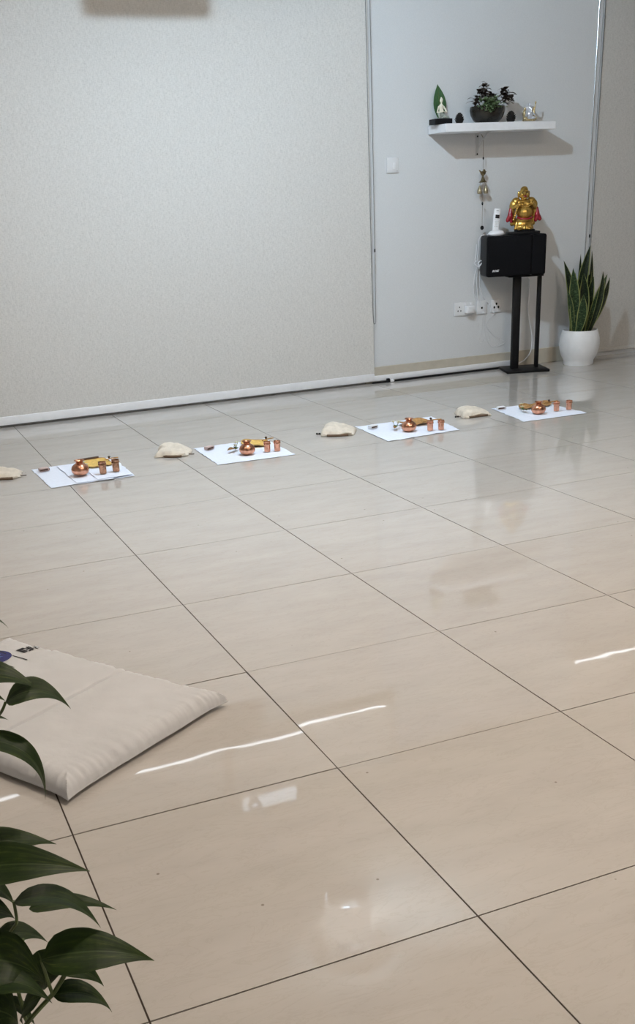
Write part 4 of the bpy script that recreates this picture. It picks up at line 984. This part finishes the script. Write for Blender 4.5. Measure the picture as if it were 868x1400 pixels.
# small white flowers with leaves beside each pot
FL = [(0.135, 4.430), (0.905, 4.445), (1.830, 4.450), (2.640, 4.450)]
for k in range(4):
    t = thing('flower_sprig', ('white blossoms with a leaf behind the leftmost copper pot', 'white blossoms with a pointed bud left behind the second copper pot', 'white blossoms and dry leaf left behind the third copper pot', 'yellow-white blossoms and green leaves left behind the rightmost copper pot')[k], 'flowers', (*FL[k], ZS[k]), 0.4 * k, 'flower sprigs by the pots')
    rnd = random.Random(40 + k)
    for q in range(3):
        c = Vector((rnd.uniform(-0.03, 0.02), rnd.uniform(-0.015, 0.015), rnd.uniform(0.022, 0.042)))
        bm = B()
        for p in range(5):
            a = p * 1.2566; d = Vector((math.cos(a), math.sin(a), 0.45))
            b = blade(c, c + d * 0.016, 0.011, OVATE, (0, 0, 1), 0.002, 0.1, 2, 5, 0.0008)
            me = bpy.data.meshes.new('t'); b.to_mesh(me); b.free(); bm.from_mesh(me); bpy.data.meshes.remove(me)
        fl = obj('blossom', bm, 'petal_white', t)
        bm = B(); ell(bm, c + Vector((0, 0, 0.003)), (0.004, 0.004, 0.003), 8, 6); obj('blossom_centre', bm, 'mustard', fl)
        bm = B(); tube(bm, [c, c * 0.6, (0, 0, 0.004)], 0.0012, 5, 3); obj('flower_stem', bm, 'leaf_green', fl)
    for s, L in ((-1, 0.060), (0.4, 0.045)):
        b = blade((0, 0, 0.008), (s * L - 0.01, 0.012 * s, 0.014), 0.028, OVATE, (0, -0.3, 1), 0.006, 0.15, 3, 8, 0.001)
        obj('leaf', b, ('dry_leaf', 'dry_leaf', 'dry_leaf', 'leaf_green')[k] if s < 0 else 'leaf_green', t)

# cream drawstring pouches
def pouch(label, c, rot, sx, sy, h, seed, bead):
    t = thing('canvas_pouch', label, 'pouch', (*c, 0.0012), rot, 'cream pouches beside the cloths')
    bm = B(); n, m = 30, 22; tp, bt = [], []
    for i in range(n + 1):
        a, b2 = [], []
        for j in range(m + 1):
            u, v = i / n * 2 - 1, j / m * 2 - 1
            taper = 1 - 0.22 * max(0, u)              # gathers towards the mouth at +x
            x, y = u * sx / 2, v * sy / 2 * taper
            d = (1 - abs(u) ** 3.2) * (1 - abs(v) ** 2.6)
            hump = 0.84 - 0.42 * u + 0.20 * v
            nz = noise.noise(Vector((u * 2.3 + seed, v * 2.3, 0.4))) * 0.20 + noise.noise(Vector((u * 5 + seed, v * 5, 2.0))) * 0.05
            z = h * max(0.02, d ** 0.46 * (hump + nz * 0.45 + 0.05 * math.sin((6.0 + 2.0 * math.sin(seed)) * v + 4 * u * v + seed)))
            # mouth lifts a little and stands open
            wob = 0.010 * noise.noise(Vector((u * 3, v * 3, seed)))
            a.append(bm.verts.new((x + wob, y + wob, z + 0.004))); b2.append(bm.verts.new((x + wob, y + wob, 0.0015 * (1 - d))))
        tp.append(a); bt.append(b2)
    for i in range(n):
        for j in range(m):
            bm.faces.new((tp[i][j], tp[i + 1][j], tp[i + 1][j + 1], tp[i][j + 1])); bm.faces.new((bt[i][j], bt[i][j + 1], bt[i + 1][j + 1], bt[i + 1][j]))
    for i in range(n):
        for j in (0, m): bm.faces.new((tp[i][j], tp[i + 1][j], bt[i + 1][j], bt[i][j]))
    for j in range(m):
        for i in (0, n): bm.faces.new((tp[i][j], tp[i][j + 1], bt[i][j + 1], bt[i][j]))
    obj('pouch_body', bm, 'canvas', t)
    # folded hem, and a dark strip along the front in place of an open mouth
    bm = B(); pts = []
    for k in range(9):
        f = k / 8; pts.append((sx * (-0.42 + 0.86 * f), -sy * (0.47 - 0.05 * math.sin(f * 5 + seed)), 0.010 + 0.007 * math.sin(f * 6 + seed)))
    tube(bm, pts, 0.0062, 8, 4); obj('hem', bm, 'canvas', t)
    bm = B(); pts2 = [(x, y - 0.004, 0.005) for x, y, z in pts[1:-1]]; tube(bm, pts2, 0.0068, 8, 4); obj('mouth_dark', bm, 'mouth_brown', t)
    bm = B(); d = -1 if bead else 1
    s0 = (d * sx * 0.46, -sy * 0.20, 0.006)
    tube(bm, [(d * sx * 0.30, -sy * 0.30, 0.012), s0, (s0[0] + d * 0.018, s0[1] - 0.006, 0.0045), (s0[0] + d * 0.034, s0[1] - 0.002, 0.0042)], 0.0022, 6, 5); st = obj('drawstring', bm, 'dark_brown', t)
    if bead:
        for q in (0.022, 0.036):
            bm = B(); ell(bm, (s0[0] + d * q, s0[1] - 0.004, 0.006), (0.006, 0.005, 0.005), 10, 8); obj('toggle', bm, 'black_plastic', st)
pouch('cream canvas pouch cut by the left frame edge', (-0.262, 4.60), -0.25, 0.20, 0.15, 0.040, 0.3, False)
pouch('cream canvas pouch between the leftmost and second white cloths', (0.618, 4.585), -0.5, 0.165, 0.165, 0.048, 1.7, False)
pouch('cream canvas pouch between the second and third white cloths', (1.535, 4.545), -0.55, 0.175, 0.165, 0.050, 2.9, True)
pouch('cream canvas pouch beside the rightmost white cloth', (2.375, 4.545), -0.15, 0.180, 0.145, 0.046, 4.4, True)
